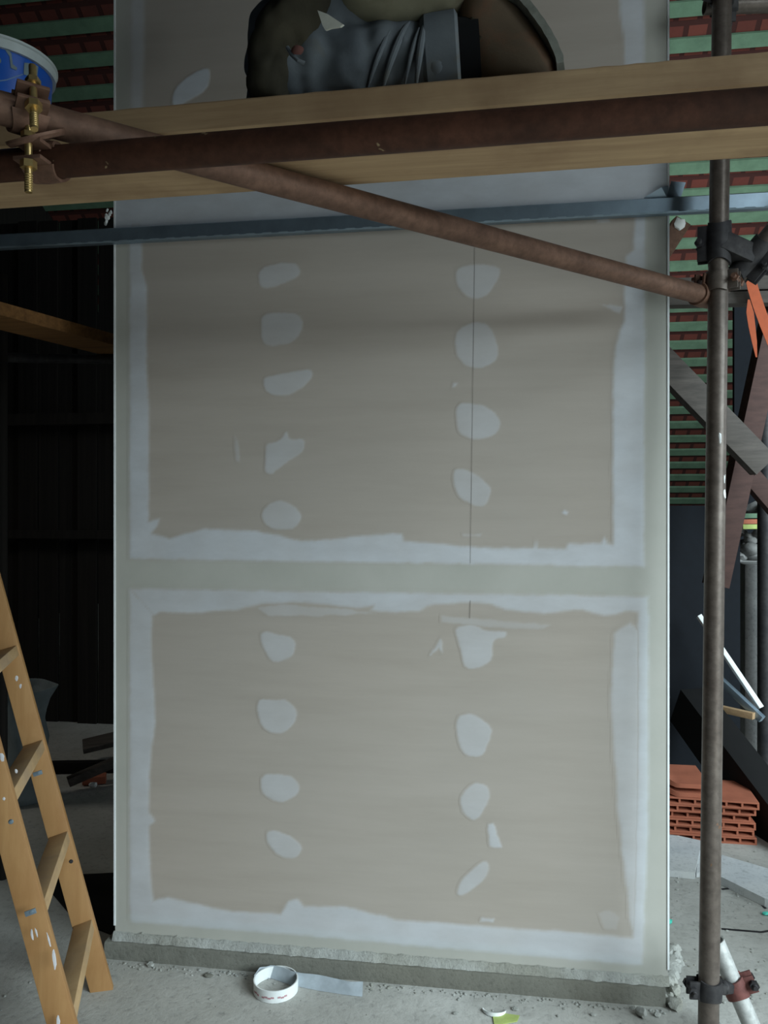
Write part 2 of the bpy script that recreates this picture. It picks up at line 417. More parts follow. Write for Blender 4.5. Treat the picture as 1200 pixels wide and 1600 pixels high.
P_ = [
 [(402,418),(461,408),(470,424),(464,435),(408,456)], [(408,499),(417,490),(462,487),(477,506),(459,536),(410,543)],
 [(411,589),(455,582),(487,577),(487,592),(462,615),(432,620),(414,609)],
 [(414,694),(436,690),(448,671),(451,688),(477,685),(472,709),(440,727),(425,742),(413,737),(416,712)],
 [(408,802),(425,784),(440,781),(466,795),(472,810),(462,825),(432,828),(414,819)],
 [(405,984),(464,997),(459,1025),(429,1038),(412,1016)], [(401,1092),(432,1094),(447,1092),(466,1111),(459,1134),(436,1149),(406,1136)],
 [(405,1211),(447,1209),(468,1224),(466,1242),(438,1256),(410,1241)], [(419,1295),(459,1308),(474,1325),(462,1341),(438,1340),(414,1314)],
 [(713,418),(742,413),(780,416),(782,430),(765,458),(744,469),(723,458),(712,443)],
 [(715,516),(742,501),(765,508),(778,539),(776,566),(742,578),(715,562),(710,535)],
 [(712,629),(746,631),(772,642),(782,661),(776,679),(742,689),(715,677)],
 [(708,734),(719,732),(746,742),(769,765),(761,788),(746,792),(719,778),(709,761)],
 [(709,979),(742,976),(761,987),(792,985),(790,996),(769,999),(769,1037),(726,1048),(717,1006)],
 [(715,1119),(738,1113),(769,1138),(767,1153),(753,1184),(723,1178),(712,1146)],
 [(719,1242),(742,1222),(763,1230),(765,1249),(744,1284),(723,1272)],
 [(713,1395),(726,1368),(757,1344),(765,1353),(757,1376),(723,1400)],
 [(330,104),(325,140),(292,160),(269,170),(271,140),(298,115)],
]
def chaikin(p, it=2):
    for _ in range(it): p = [q for a, b in zip(p, p[1:]+p[:1]) for q in ((a[0]*.78+b[0]*.22, a[1]*.78+b[1]*.22), (a[0]*.22+b[0]*.78, a[1]*.22+b[1]*.78))]
    return p
for i, p in enumerate(P_):
    p = chaikin(p); filler('filler_patch', p, 0.0035, 0.0016, 0.48 if i < 17 else 0.9, 0.004, 0.003, 10+i)
for i, (p, lv) in enumerate([([(763,1288),(771,1286),(784,1324),(765,1322)], .6), ([(673,1023),(688,1000),(692,1022),(686,1012)], .45), ([(937,475),(972,480),(968,489)], .5),
        ([(876,802),(882,797),(889,800),(886,806)], .9), ([(752,1434),(772,1436),(770,1440),(750,1440)], .5), ([(404,950),(440,945),(520,950),(590,958),(500,962),(420,962)], .3),
        ([(690,962),(760,968),(860,976),(850,984),(740,978),(690,972)], .25), ([(936,1428),(952,1422),(968,1434),(962,1452),(944,1450)], .16), ([(366,680),(372,690),(374,722),(370,720)], .3),
        ([(708,598),(716,598),(712,606),(706,606)], .6), ([(932,342),(950,341),(952,347),(934,348)], .5), ([(722,834),(752,834),(750,838),(724,838)], .3)]):
    filler('filler_smear', p, 0.004, 0.0014, lv, 0.0035, 0.004, 40+i)
def line_on_wall(name, a, b, wd, mat, off=0.0022):
    (xa, za), (xb, zb) = W(*a), W(*b); mb = MB(); n = 24; L = []; R = []
    d = Vector((xb-xa, zb-za)).normalized(); nn = Vector((-d.y, d.x))*wd/2
    for i in range(n+1):
        t = i/n; x = xa+(xb-xa)*t; z = za+(zb-za)*t
        L.append(mb.bm.verts.new((x-nn.x, YW-off, z-nn.y))); R.append(mb.bm.verts.new((x+nn.x, YW-off, z+nn.y)))
    for i in range(n): mb.face([L[i], R[i], R[i+1], L[i+1]])
    return mb.build(name, mat, wall)
line_on_wall('pencil_line', (742,385), (735,880), 0.0008, M['pencil'])
line_on_wall('pencil_line', (735,938), (734,966), 0.0010, M['pencil'])
# metal corner beads
for x, s in ((xr, 1), (xl, -1)):
    mb = MB(); mb.box((x+s*0.0012, YW+0.005, (ZB+ZT)/2+0.02), (0.0055, 0.0145, ZT-ZB-0.04)); mb.build('corner_bead', M['bead'], wall, smooth=False)

# concrete slab the column stands on, ragged mortar fillet along it
mb = MB(); n = 90; y_s = 2.289; xa, xb = on_y(163, 1480, y_s).x, on_y(1040, 1560, y_s).x; rows = []
for i in range(n+1):
    x = xa+(xb-xa)*i/n; jn = lambda k_: 0.003*mnoise.noise(Vector((x*22, k_, 0)))
    rows.append([mb.bm.verts.new((x, YW+DEP+0.03, 0.05)), mb.bm.verts.new((x, YW-0.002, 0.050)), mb.bm.verts.new((x, y_s+0.004+jn(1), 0.050+jn(2))), mb.bm.verts.new((x, y_s+jn(3), 0.044+jn(4))), mb.bm.verts.new((x, y_s-0.002+jn(5), -0.01)), mb.bm.verts.new((x, YW+DEP+0.03, -0.01))])
for i in range(n):
    for k_ in range(5): mb.face([rows[i][k_], rows[i][k_+1], rows[i+1][k_+1], rows[i+1][k_]])
mb.face(rows[0]); mb.face(rows[-1][::-1])
slab = tag(mb.build('trim_1', M['slab'], ang=50), kind='structure')
mb = MB(); n = 160; rows = []
for i in range(n+1):
    x = xl-0.004+(xr-xl+0.006)*i/n; q = mnoise.noise(Vector((x*30, 0, 0)))*0.5+mnoise.noise(Vector((x*90, 5, 0)))*0.5
    hh = 0.022+0.008*q; dd = 0.016+0.006*mnoise.noise(Vector((x*40, 9, 0)))
    rows.append([mb.bm.verts.new((x, YW+0.001, 0.05+hh)), mb.bm.verts.new((x, YW-0.005, 0.05+hh*0.9)), mb.bm.verts.new((x, YW-dd*0.6, 0.05+0.010+0.003*q)), mb.bm.verts.new((x, YW-dd, 0.0502)), mb.bm.verts.new((x, YW+0.001, 0.0502))])
for i in range(n):
    for k_ in range(4): mb.face([rows[i][k_], rows[i][k_+1], rows[i+1][k_+1], rows[i+1][k_]])
mb.face(rows[0]); mb.face(rows[-1][::-1])
tag(mb.build('mortar_fillet', M['mortar'], slab), 'pale ragged mortar line along the foot of the drywall')
mb = MB()
for i in range(26):
    p = floor_pt(random.uniform(1036, 1062), random.uniform(1480, 1574)); r = random.uniform(0.008, 0.024)
    mb.blob((p.x, p.y, r*0.35), (r, r, r*0.8), 2, 0.5, i)
tag(mb.build('mortar_spill', M['mortar'], origin=floor_pt(1050, 1530)), 'white crumbly mortar spill on floor at column\'s right foot', 'mortar', kind='stuff')

# the wall behind the photographer, and an added one whose lintel cuts the daylight
mb = MB(); mb.box((-1.5, -3.2, 3.0), (10.0, 0.2, 6.0)); tag(mb.build('wall_behind', M['black'], smooth=False), kind='structure')
mb = MB(); mb.box((1.75, -0.7, 4.1), (0.1, 5.2, 3.9)); mb.box((1.75, 2.1, 3.0), (0.1, 0.6, 6.0)); mb.box((1.75, -2.6, 1.0), (0.1, 1.2, 2.3)); tag(mb.build('wall_side', M['black'], smooth=False), kind='structure')
mb = MB(); mb.box((-5.7, 5.6, 4.6), (0.2, 17.6, 9.2)); tag(mb.build('wall_left', M['black'], smooth=False), kind='structure')
# back walls and a dark panel
mb = MB(); A = cam2w(-3.6, 4.65, 0); xw0, xw1, yw = -5.5, -0.9, 4.75
for i in range(34):
    x = xw0+(xw1-xw0)*i/34; mb.box((x+0.066, yw+0.012*((i*7) % 3), 1.6), (0.126, 0.025, 3.2))
tag(mb.build('wall_back', M['black'], smooth=False), kind='structure')
mb = MB(); mb.box((-2.3, 4.66, 1.92), (3.4, 0.06, 0.07)); mb.box((-2.3, 4.66, 1.2), (3.4, 0.05, 0.05))
tag(mb.build('trim_2', M['black'], smooth=False), kind='structure')
c0 = at(1000, 790, 4.15); c1 = at(1148, 790, 4.15)
mb = MB(); mb.bar((c0.x-1.2, c0.y, 0.69), (c1.x, c0.y, 0.69), 0.05, 1.38)
tag(mb.build('wall_right', M['navy'], smooth=False), kind='structure')
a = at(1146, 600, 5.6); b = at(1330, 600, 5.6)
mb = MB(); mb.bar((a.x, a.y, 1.95), (b.x, b.y, 1.95), 0.03, 1.9)
tag(mb.build('wall_far', M['navy'], smooth=False), kind='structure')  # plain dark panel at the far right behind the post

# ------------------------------------------------------------------ scaffold
RP = 0.0242
def pipe_thing(name, a, b, r, mat, label, cat='pipe', group=None, wob=0.0):
    mb = MB(); mb.pipe(a, b, r, wob=wob); return tag(mb.build(name, mat), label, cat, group)
led_a, led_b = scz(-170, 1.15, H+0.531), scz(1420, 1.15, H+0.531)
pipe_thing('scaffold_pipe', led_a, led_b, RP, M['ledger'], 'dark rust-red scaffold pipe running level along the plank', 'pipe', wob=0.0004)
dg_a, dg_b = at(-40, 158, 1.17), at(1112, 465, 2.085)
pipe_thing('scaffold_pipe', dg_a, dg_b, RP, M['diag'], 'rust-brown scaffold pipe slanting down across the drywall to the post', 'pipe', wob=0.0004)
po_b = floor_pt(1103, 790+(H)*F/1.95); po_t = at(1131, -500, 2.12)
pt0 = at(1128, 0, 2.08); pt1 = at(1107, 1600, 1.95); dv = (pt0-pt1).normalized()
po_b = pt1 - dv*(pt1.z/dv.z); po_t = pt0 + dv*1.1
post_at = lambda py: pt1.lerp(pt0, (1600-py)/1600)
post = pipe_thing('scaffold_post', po_b, po_t, 0.0242, M['post'], 'upright worn grey-brown scaffold post right of the drywall column', 'post', wob=0.0003)
for (px, py, r, l_) in ((1126, 712, .004, .016), (1131, 738, .003, .008), (1130, 760, .003, .006), (1131, 775, .005, .018), (1131, 797, .006, .014), (1127, 785, .0025, .006)):
    p = post_at(py); cdir = (Vector((0,0,H))-p); cdir.z = 0; cdir.normalize(); side = Vector((cdir.y, -cdir.x, 0)) * -1
    off_px = (px-2-(1128-21*py/1600))/F*2.0
    n_ = (cdir*math.sqrt(max(RP**2-off_px**2, 1e-6)) + Vector((CT, ST, 0))*off_px)
    mb = MB(); mb.blob(p+n_*1.03, (r*1.1, r*1.1, l_*1.2), 2, 0.35, py*0.01, 1.6); mb.build('paint_drip', M['white'], post)

def band(mb, c, ax, r, wd, gap, thick=0.005, arc=300):
    ax = Vector(ax).normalized(); gp = Vector(gap); gp = (gp-ax*gp.dot(ax)).normalized(); sd = ax.cross(gp)
    n = 26; rows = []
    for i in range(n+1):
        an = math.radians((360-arc)/2 + arc*i/n); d = gp*math.cos(an)+sd*math.sin(an)
        wv = wd/2*(1+0.12*math.cos(an*2))
        rows.append([mb.bm.verts.new(Vector(c)+d*rr+ax*z) for rr, z in ((r, -wv), (r+thick, -wv), (r+thick*1.3, 0), (r+thick, wv), (r, wv))])
    for i in range(n):
        for k_ in range(5): mb.face([rows[i][k_], rows[i][(k_+1)%5], rows[i+1][(k_+1)%5], rows[i+1][k_]])
    mb.face(rows[0]); mb.face(rows[-1][::-1])
    for s in (-1, 1):           # flanges either side of the gap
        an = math.radians((360-arc)/2); d = gp*math.cos(an)+sd*math.sin(an)*s
        rot = Matrix((ax, gp, sd)).transposed()
        mb.box(Vector(c)+d*r+gp*0.014, (wd*0.9, 0.030, 0.006), rot, 0.001)
    return gp, sd, ax
def hexnut(mb, c, ax, r, h):
    ax = Vector(ax).normalized(); u = (Vector((0,0,1)) if abs(ax.z) < .9 else Vector((1,0,0))).cross(ax).normalized(); v = ax.cross(u)
    mb.prism([Vector(c)-ax*h/2+(u*math.cos(k_*PI/3)+v*math.sin(k_*PI/3))*r for k_ in range(6)], ax*h)
def coupler(p1, a1, g1, p2, a2, g2, mat, mat2, bmat, label, group=None, disc=0.017, r=RP+0.0006, blen=0.085, wd=0.05):
    root = thing('scaffold_coupler', (Vector(p1)+Vector(p2))/2, label, 'clamp', group)
    for p, a, g_, m in ((p1, a1, g1, mat), (p2, a2, g2, mat2)):
        mb = MB(); gp, sd, ax = band(mb, p, a, r, wd, g_); mb.build('clamp_band', m, root)
        bc = Vector(p)+gp*(r+0.020)
        mb = MB(); mb.tube([bc-sd*blen*0.45, bc+sd*blen*0.55], 0.0055, 12)
        for q in range(7): mb.lathe([(0.0055, 0), (0.0064, 0.0012), (0.0055, 0.0024)], bc+sd*(blen*0.55-0.006-q*0.0035), 12, sd)
        b_ = mb.build('bolt', bmat, root)
        for q_, r_, h_ in ((0.022, 0.012, 0.011), (-0.022, 0.011, 0.008)): mb = MB(); hexnut(mb, bc+sd*q_, sd, r_, h_); mb.build('nut', bmat, b_, smooth=False)
    mb = MB(); mb.bar(Vector(p1), Vector(p2), wd*0.6, wd*0.5, up=Vector((0.3,0.2,1)), bev=0.004)
    mb.lathe([(0.0, -0.003), (disc-0.004, -0.003), (disc, 0.002), (disc, 0.006), (disc-0.003, 0.006), (0, 0.002)], (Vector(p1)+Vector(p2))/2, 20, (Vector(p2)-Vector(p1)).normalized())
    mb.build('swivel', mat, root); return root
tocam = lambda p: (Vector((0,0,H))-Vector(p))
ldir = (led_b-led_a).normalized(); ddir = (dg_b-dg_a).normalized()
pl = scz(72, 1.15, H+0.531); pd = at(46, 181, 1.2)
pd = dg_a + ddir*((pd-dg_a).dot(ddir))
coupler(pl, ldir, Vector((0,-1,0.0)), pd, ddir, Vector((-0.1,-1,0.25)), M['clamp'], M['clamp'], M['brass'], 'rust-brown coupler with yellow zinc bolts below the blue bucket', blen=0.115, disc=0.046)
# upper-left curved plate of that coupler
q1, q2 = at(1152, 430, 2.06), at(1330, 215, 1.95)
pipe_thing('scaffold_pipe', q1, q2, RP, M['post'], 'short scaffold pipe rising to the right from the dark coupler on the post', 'pipe')
qd = (q2-q1).normalized()
coupler(post_at(400), dv, Vector((-1,0.3,0)), q1+qd*0.05, qd, Vector((0.5,-0.3,-1)), M['clamp_dark'], M['clamp_dark'], M['clamp_dark'], 'black coupler on the post, upper of the two at its middle', wd=0.10)
coupler(post_at(462), dv, Vector((1,-0.55,0)), dg_b-ddir*0.035, ddir, Vector((-0.3,-0.4,1)), M['post'], M['clamp'], M['clamp'], 'grey-brown coupler joining the slanting pipe to the post', wd=0.052)
b1, b2 = at(1118, 1470, 2.04), at(1190, 1640, 2.0)
pipe_thing('scaffold_pipe', b1, b2, 0.022, M['palepipe'], 'pale short brace pipe clamped near the foot of the post', 'pipe')
bd = (b2-b1).normalized()
coupler(post_at(1548), dv, Vector((-1,-0.1,0.1)), b1+bd*0.115, bd, Vector((1,0,0.9)), M['clamp_dark'], M['clamp_red'], M['clamp_dark'], 'dark reddish coupler near the foot of the post holding the pale brace', wd=0.046, blen=0.07)
coupler(post_at(-14), dv, Vector((-1,-0.5,0)), post_at(-14)+Vector((0.02,0.056,0)), Vector((1,0.1,0)), Vector((0.2,0.1,-1)), M['clamp_dark'], M['clamp_dark'], M['clamp_dark'], 'dark coupler at the top of the post above the plank', wd=0.06)
e0 = post_at(-14)+Vector((0.02,0.056,0))
pipe_thing('scaffold_pipe', e0-Vector((0.05,0,0)), e0+Vector((1.0,0.1,0)), RP*0.9, M['post'], 'level scaffold pipe end in the coupler topmost on the post', 'pipe')

# the plank
mb = MB(); z0, z1 = H+0.605, H+0.655; n = 60; rows = []
for i in range(n+1):
    px = -170+1590*i/n; jn = lambda k_: 0.0016*mnoise.noise(Vector((i*0.9, k_, 0)))
    a_ = scz(px, 1.245, z0); b_ = scz(px, 1.4975, z0)
    rows.append([mb.bm.verts.new(v) for v in (a_+Vector((0,0.004,jn(1))), a_+Vector((0,0,0.004)), a_+Vector((0,jn(2),0.046)), a_+Vector((0,0.004,0.05+jn(3))), b_+Vector((0,0,0.05)), b_+Vector((0,jn(5),0)))])
for i in range(n):
    for k_ in range(6): mb.face([rows[i][k_], rows[i][(k_+1)%6], rows[i+1][(k_+1)%6], rows[i+1][k_]])
mb.face(rows[0]); mb.face(rows[-1][::-1])
tag(mb.build('scaffold_plank', M['plank']), 'thick pale wooden scaffold plank the worker kneels on', 'plank')
# transoms carrying it, just outside both ends of the picture
for i, px in enumerate((-120, 1370)):
    a_, b_ = scz(px, 1.08, H+0.5795), scz(px, 1.66, H+0.5795)
    pipe_thing('scaffold_pipe', a_, b_, RP, M['diag'], ['cross pipe under the left end of the scaffold plank', 'cross pipe under the right end of the scaffold plank'][i], 'pipe')

# ------------------------------------------------------------------ galvanised rail screwed across the column
zr = H+0.822
mb = MB(); ya = YW-0.004
prof = [(0,0.022),(-0.020,0.022),(-0.026,0.018),(-0.026,-0.018),(-0.020,-0.022),(0,-0.022),(0,-0.0205),(-0.019,-0.0205),(-0.0245,-0.017),(-0.0245,0.017),(-0.019,0.0205),(0,0.0205)]
xr0, xr1 = on_y(-90, 380, YW).x, on_y(1290, 300, YW).x
rows = []
for x in (xr0, xr1): rows.append([mb.bm.verts.new((x, ya+y, zr+z+0.002*(x-xr0))) for y, z in prof])
m_ = len(prof)
for k_ in range(m_): mb.face([rows[0][k_], rows[0][(k_+1)%m_], rows[1][(k_+1)%m_], rows[1][k_]])
mb.face(rows[0]); mb.face(rows[1][::-1])
rail = tag(mb.build('metal_rail', M['zinc'], smooth=False, origin=((xr0+xr1)/2, ya, zr)), 'galvanised steel drywall rail fixed level across the column', 'metal rail')
mb = MB()
p = on_y(1052, 300, YW-0.006); mb.prism([p+Vector((-0.02,0,-0.022)), p+Vector((0.018,0,-0.022)), p+Vector((0.034,0.004,0.026)), p+Vector((-0.006,0,0.030))], (0, -0.0015, 0))
p = on_y(1032, 300, YW-0.008); mb.prism([p+Vector((-0.045,0,-0.014)), p+Vector((0.018,0,-0.018)), p+Vector((0.02,0,0.016)), p+Vector((0.0,-0.012,0.008))], (0, -0.0015, 0))
mb.build('bent_tab', M['zinc'], rail, smooth=False)
mb = MB()
for i in range(46):
    x = xr0+0.3+i*0.05; mb.box((x, ya-0.0265, zr-0.019+0.002*(x-xr0)), (0.022, 0.0012, 0.003))
mb.build('rolled_edge', M['zinc'], rail, smooth=False)['kind'] = 'stuff'
for px in (545, 1012, 1025):
    p = on_y(px, 345, ya-0.027); mb = MB(); mb.lathe([(0, -0.002), (0.003, -0.0015), (0.0045, 0)], (p.x, ya-0.026, zr-0.010), 12, (0, -1, 0)); mb.build('screw', M['bead'], rail)
mb = MB(); p = on_y(169, 340, YW-0.01)
for i in range(9): mb.blob((p.x+random.uniform(-.008,.010), p.y+random.uniform(-.004,.006), p.z-.018+i*.005), (.005,.004,.007), 1, .6, i)
mb.build('filler_lump', M['white'], rail)

# ------------------------------------------------------------------ blue bucket on the plank
bc = at(-8, 400, 1.50); bz = z1
root = thing('plastic_bucket', (bc.x, bc.y, bz), 'blue plastic bucket with pale rim and torn label on the plank', 'bucket')
hb = 0.172
mb = MB(); mb.lathe([(0, 0.002), (0.088, 0.002), (0.090, 0.0), (0.101, hb-0.006), (0.099, hb-0.006), (0.086, 0.006), (0, 0.006)], (bc.x, bc.y, bz), 56); bucket_body = mb.build('bucket_body', M['blue'], root)
mb = MB(); mb.lathe([(0.098, hb-0.019), (0.106, hb-0.019), (0.1075, hb-0.004), (0.110, hb-0.002), (0.110, hb+0.002), (0.106, hb+0.003), (0.098, hb), (0.098, hb-0.019)], (bc.x, bc.y, bz), 56); mb.build('bucket_rim', M['rim'], root)
def on_bucket(px, py, out=0.0012):
    z = None; d = 1.40
    for _ in range(12):
        p = at(px, py, d); zz = p.z-bz; r = 0.090+(0.0114)*zz/hb+out
        v = Vector((p.x-bc.x, p.y-bc.y)); d += (v.length-r)*0.8
    return p
def decal(name, pts, mat, n=1):
    mb = MB(); c = [on_bucket(*q) for q in pts]; mb.face([mb.bm.verts.new(q) for q in c])
    o = mb.build(name, mat, bucket_body); return o
M['decal'] = plain('label_print', srgb(120, 150, 190), 0.6); M['decal2'] = plain('grey_sticker', srgb(128, 146, 150), 0.6); M['gr'] = plain('green_sticker', srgb(60, 150, 90), 0.6)
decal('label_letter', [(4,72),(10,74),(18,84),(20,100),(27,106),(26,110),(17,106),(15,88)], M['decal2'])
decal('label_letter', [(0,90),(2,95),(1,99),(-3,96)], M['decal2'])
decal('label_patch', [(38,98),(50,99),(60,104),(58,123),(48,120),(37,116)], M['decal2'])
decal('label_patch', [(-20,128),(10,124),(36,115),(36,117),(10,126),(-20,130)], M['decal'])
decal('label_patch', [(44,134),(50,138),(52,150),(44,150)], M['gr'])

# ------------------------------------------------------------------ kneeling worker
zp = z1
def kp(px, yb, z): # point given by picture column, depth row and height
    p = on_y(px, 100, yb); return Vector((p.x, yb, z))
yn, yf = 1.315, 1.425
kneeN, ankN = kp(452, yn, zp+0.068), kp(716, yn+0.005, zp+0.085)
kneeF, ankF = kp(448, yf, zp+0.068), kp(704, yf+0.01, zp+0.085)
hipN = kp(640, yn+0.02, zp+0.275); hipF = kp(640, yf, zp+0.275)
pel = (hipN+hipF)/2+Vector((0.02, 0, 0.03))
chest = pel+Vector((-0.12, 0.03, 0.33)); neck = chest+Vector((-0.06, 0.02, 0.17)); head = neck+Vector((-0.05, 0.03, 0.12))
root = thing('person', (kneeN.x+0.15, (yn+yf)/2, zp), 'person in grey work trousers and brown boots kneeling on the scaffold plank', 'person')
shN, shF = chest+Vector((-0.03, -0.15, 0.08)), chest+Vector((-0.03, 0.17, 0.10))
elN, elF = shN+Vector((-0.20, 0.06, -0.14)), shF+Vector((-0.15, 0.12, -0.16))
haN, haF = elN+Vector((-0.17, 0.14, 0.08)), elF+Vector((-0.08, 0.20, 0.12))
def skinned(name, nodes, edges, mat, parent, sub=2):
    off = wloc(parent); me = bpy.data.meshes.new(name)
    me.from_pydata([tuple(Vector(p)-off) for p, r in nodes], edges, []); me.materials.append(mat)
    o = bpy.data.objects.new(name, me); col.objects.link(o); o.parent = parent
    sk = o.modifiers.new('skin', 'SKIN'); sk.use_smooth_shade = True
    for i, (p, r) in enumerate(nodes):
        s_ = me.skin_vertices[0].data[i]; s_.radius = (r, r); s_.use_root = (i == 0)
    ss = o.modifiers.new('sub', 'SUBSURF'); ss.levels = sub; ss.render_levels = sub
    return o
me_layer_test = None
def mk_body():
    nodes = [(pel, .115), (chest, .12), (neck, .052), (head-Vector((0,0,.03)), .078), (head+Vector((-.012,0,.045)), .088), (head+Vector((0,0,.10)), .05),
             (hipN, .08), (kneeN, .052), (ankN, .036), (hipF, .08), (kneeF, .052), (ankF, .036),
             (shN, .052), (elN, .038), (haN, .024), (shF, .052), (elF, .038), (haF, .024)]
    edges = [(0,1),(1,2),(2,3),(3,4),(4,5),(0,6),(6,7),(7,8),(0,9),(9,10),(10,11),(1,12),(12,13),(13,14),(1,15),(15,16),(16,17)]
    for hi, h0, e0_ in ((14, haN, elN), (17, haF, elF)):
        d = (h0-e0_).normalized(); s_ = Vector((0,0,1)).cross(d).normalized(); u = d.cross(s_)
        pi = len(nodes); nodes.append((h0+d*0.045, .026)); edges.append((hi, pi))
        for q, (sd_, L) in enumerate(((-.027, .070), (-.009, .082), (.009, .078), (.027, .062))):
            b0 = h0+d*0.080+u*sd_; i0 = len(nodes)
            nodes += [(b0, .0095), (b0+d*L*.5+s_*.006, .0085), (b0+d*L*.8+s_*.022, .0075)]; edges += [(pi, i0), (i0, i0+1), (i0+1, i0+2)]
        i0 = len(nodes); nodes += [(h0+d*.03-u*.040+s_*.01, .011), (h0+d*.06-u*.052+s_*.02, .009)]; edges += [(pi, i0), (i0, i0+1)]
    return nodes, edges
nd, ed = mk_body()
for m_ in ('skin',):
    off = wloc(root); me = bpy.data.meshes.new('body'); me.from_pydata([tuple(Vector(p)-off) for p, r in nd], ed, []); me.materials.append(M['skin'])
    body = bpy.data.objects.new('body', me); col.objects.link(body); body.parent = root
    body.modifiers.new('skin', 'SKIN').use_smooth_shade = True
    if not me.skin_vertices:
        bm_ = bmesh.new(); bm_.from_mesh(me); bm_.verts.layers.skin.verify(); bm_.to_mesh(me); bm_.free()
    for i, (p, r) in enumerate(nd):
        s_ = me.skin_vertices[0].data[i]; s_.radius = (r, r); s_.use_root = (i == 0)
    ss = body.modifiers.new('sub', 'SUBSURF'); ss.levels = 2; ss.render_levels = 2
def smoothcloth(o, voxel, disp=0.0, size=0.06, folds=1, it=6):
    r_ = o.modifiers.new('remesh', 'REMESH'); r_.mode = 'VOXEL'; r_.voxel_size = voxel; r_.use_smooth_shade = True
    s_ = o.modifiers.new('smooth', 'SMOOTH'); s_.factor = 0.7; s_.iterations = it
    if disp:
        tx = bpy.data.textures.new(o.name+'_folds', 'CLOUDS'); tx.noise_scale = size; tx.noise_depth = 1
        d_ = o.modifiers.new('folds', 'DISPLACE'); d_.texture = tx; d_.strength = disp; d_.mid_level = 0.5; d_.texture_coords = 'LOCAL'
# trousers: both legs and the seat, with creases modelled as ridges round the calf
mb = MB()
for kn, an, hp, s_ in ((kneeN, ankN, hipN, 1), (kneeF, ankF, hipF, -1)):
    L = []; R = []; n = 34
    for i in range(n+1):
        t = i/n; p = kn.lerp(an, t*0.93); rr = 0.062+0.006*math.sin(t*PI)-0.004*t
        rr += 0.0035*math.sin(t*34+1.5*math.sin(t*9)) + 0.002*max(0, t-0.85)*4
        p = p+Vector((0, 0, 0.004*math.sin(t*12))); L.append(p); R.append(rr)
    L[0] = L[0]-Vector((0.02,0,0)); mb.tube(L, R, 22)
    mb.tube([kn+Vector((-0.028,0,0.0)), kn+Vector((-0.020,0,0.055)), kn.lerp(hp, .35)+Vector((-0.005,0,0.02)), kn.lerp(hp, .7)+Vector((0,0,0.01)), hp], [0.048, 0.066, 0.083, 0.094, 0.100], 24)
    mb.blob(kn+Vector((-0.018,0,-0.004)), (0.050, 0.056, 0.058), 2, 0.08, 3)
mb.blob(pel+Vector((0.012,0,-0.03)), (0.128, 0.150, 0.125), 3, 0.05, 1)
mb.tube([pel, pel+Vector((-0.02,0.005,0.12))], [0.125, 0.115], 24)
tr = mb.build('trousers', M['trousers'], root); smoothcloth(tr, 0.0065, 0.014, 0.045)
# creases across the calf and behind the knee
mb = MB()
for (x0_, z0_, x1_, z1_, r_) in ((575,.022,618,.118,.005), (596,.015,640,.120,.006), (650,.02,664,.112,.006), (632,.02,655,.1,.004)):
    L = []
    for t in np.linspace(0, 1, 9):
        px = x0_+(x1_-x0_)*t; z = z0_+(z1_-z0_)*t; cz = z-0.072; yy_ = math.sqrt(max(0.0635**2-cz*cz, 0)) 
        L.append(kp(px, yn-yy_+0.0015, zp+z))
    mb.tube(L, [r_*math.sin(PI*(0.12+0.76*i/8)) for i in range(9)], 10)
mb.build('crease', M['trousers'], tr)
# hem (turned-up cuff) of the near leg
mb = MB(); ad = (ankN-kneeN).normalized(); c_ = kneeN.lerp(ankN, .90)
mb.tube([c_-ad*0.030, c_-ad*0.022, c_+ad*0.026, c_+ad*0.031], [0.060, 0.067, 0.067, 0.060], 30); mb.build('cuff', M['trousers'], tr)
# dark patched knee covering
mb = MB()
mb.tube([on_y(x_, y_, 1.300) for x_, y_ in ((426,168),(428,140),(431,108),(460,62),(494,15),(530,-45))], [.05, .078, .080, .084, .085, .080], 28, squash=[.7, .56, .56, .68, .72, .8])
kp_ = mb.build('knee_pad', M['knee'], root); smoothcloth(kp_, 0.006, 0.014, 0.04, it=4); kp_['label'] = 'dark stained cloth wrapped over the knee'
mb = MB(); p = on_y(465, 78, 1.300-0.084); mb.blob(p, (0.010, 0.004, 0.007), 2, 0.3, 2); mb.build('torn_patch', plain('torn_red', srgb(112, 74, 68), 0.9), root)
mb = MB()
L = [on_y(x_, y_, 1.300-0.083+0.006*abs(x_-466)/15) for x_, y_ in ((449,74),(456,86),(466,95),(476,99))]; mb.tube(L, 0.0032, 10)
mb.build('pocket_edge', M['trousers'], root)
# jacket
mb = MB()
mb.tube([pel+Vector((-0.03,0,-0.02)), pel+Vector((-0.04,0,0.08)), pel+Vector((-0.08,.01,0.2)), chest+Vector((0,0,0.05)), neck+Vector((0,0,-0.03))], [0.162, 0.150, 0.148, 0.15, 0.075], 28, squash=[1]*5)
for a_, b_, c_ in ((shN, elN, haN), (shF, elF, haF)): mb.tube([chest.lerp(a_, .6), a_, b_, b_.lerp(c_, .9)], [0.08, 0.068, 0.052, 0.038], 18)
mb.tube([on_y(x_, y_, 1.300) for x_, y_ in ((536,22),(556,16),(592,14),(640,-6),(700,-62),(742,-112))], [.05, .080, .086, .09, .11, .12], 24, squash=[.4, .44, .55, .68, .76, .8])
jk = mb.build('jacket', M['jacket'], root); smoothcloth(jk, 0.008, 0.018, 0.06)
# white cloth corner hanging from the pocket
mb = MB(); q = [on_y(x_, y_, yn-0.112) for x_, y_ in ((496,16),(512,22),(536,38),(531,42),(516,44),(508,47),(504,40))]
mb.prism(q, (0.002, 0.003, 0)); rg = mb.build('rag', plain('pale_rag', srgb(190, 190, 180), 0.9), root); rg['label'] = 'pale rag corner sticking out above the knee'
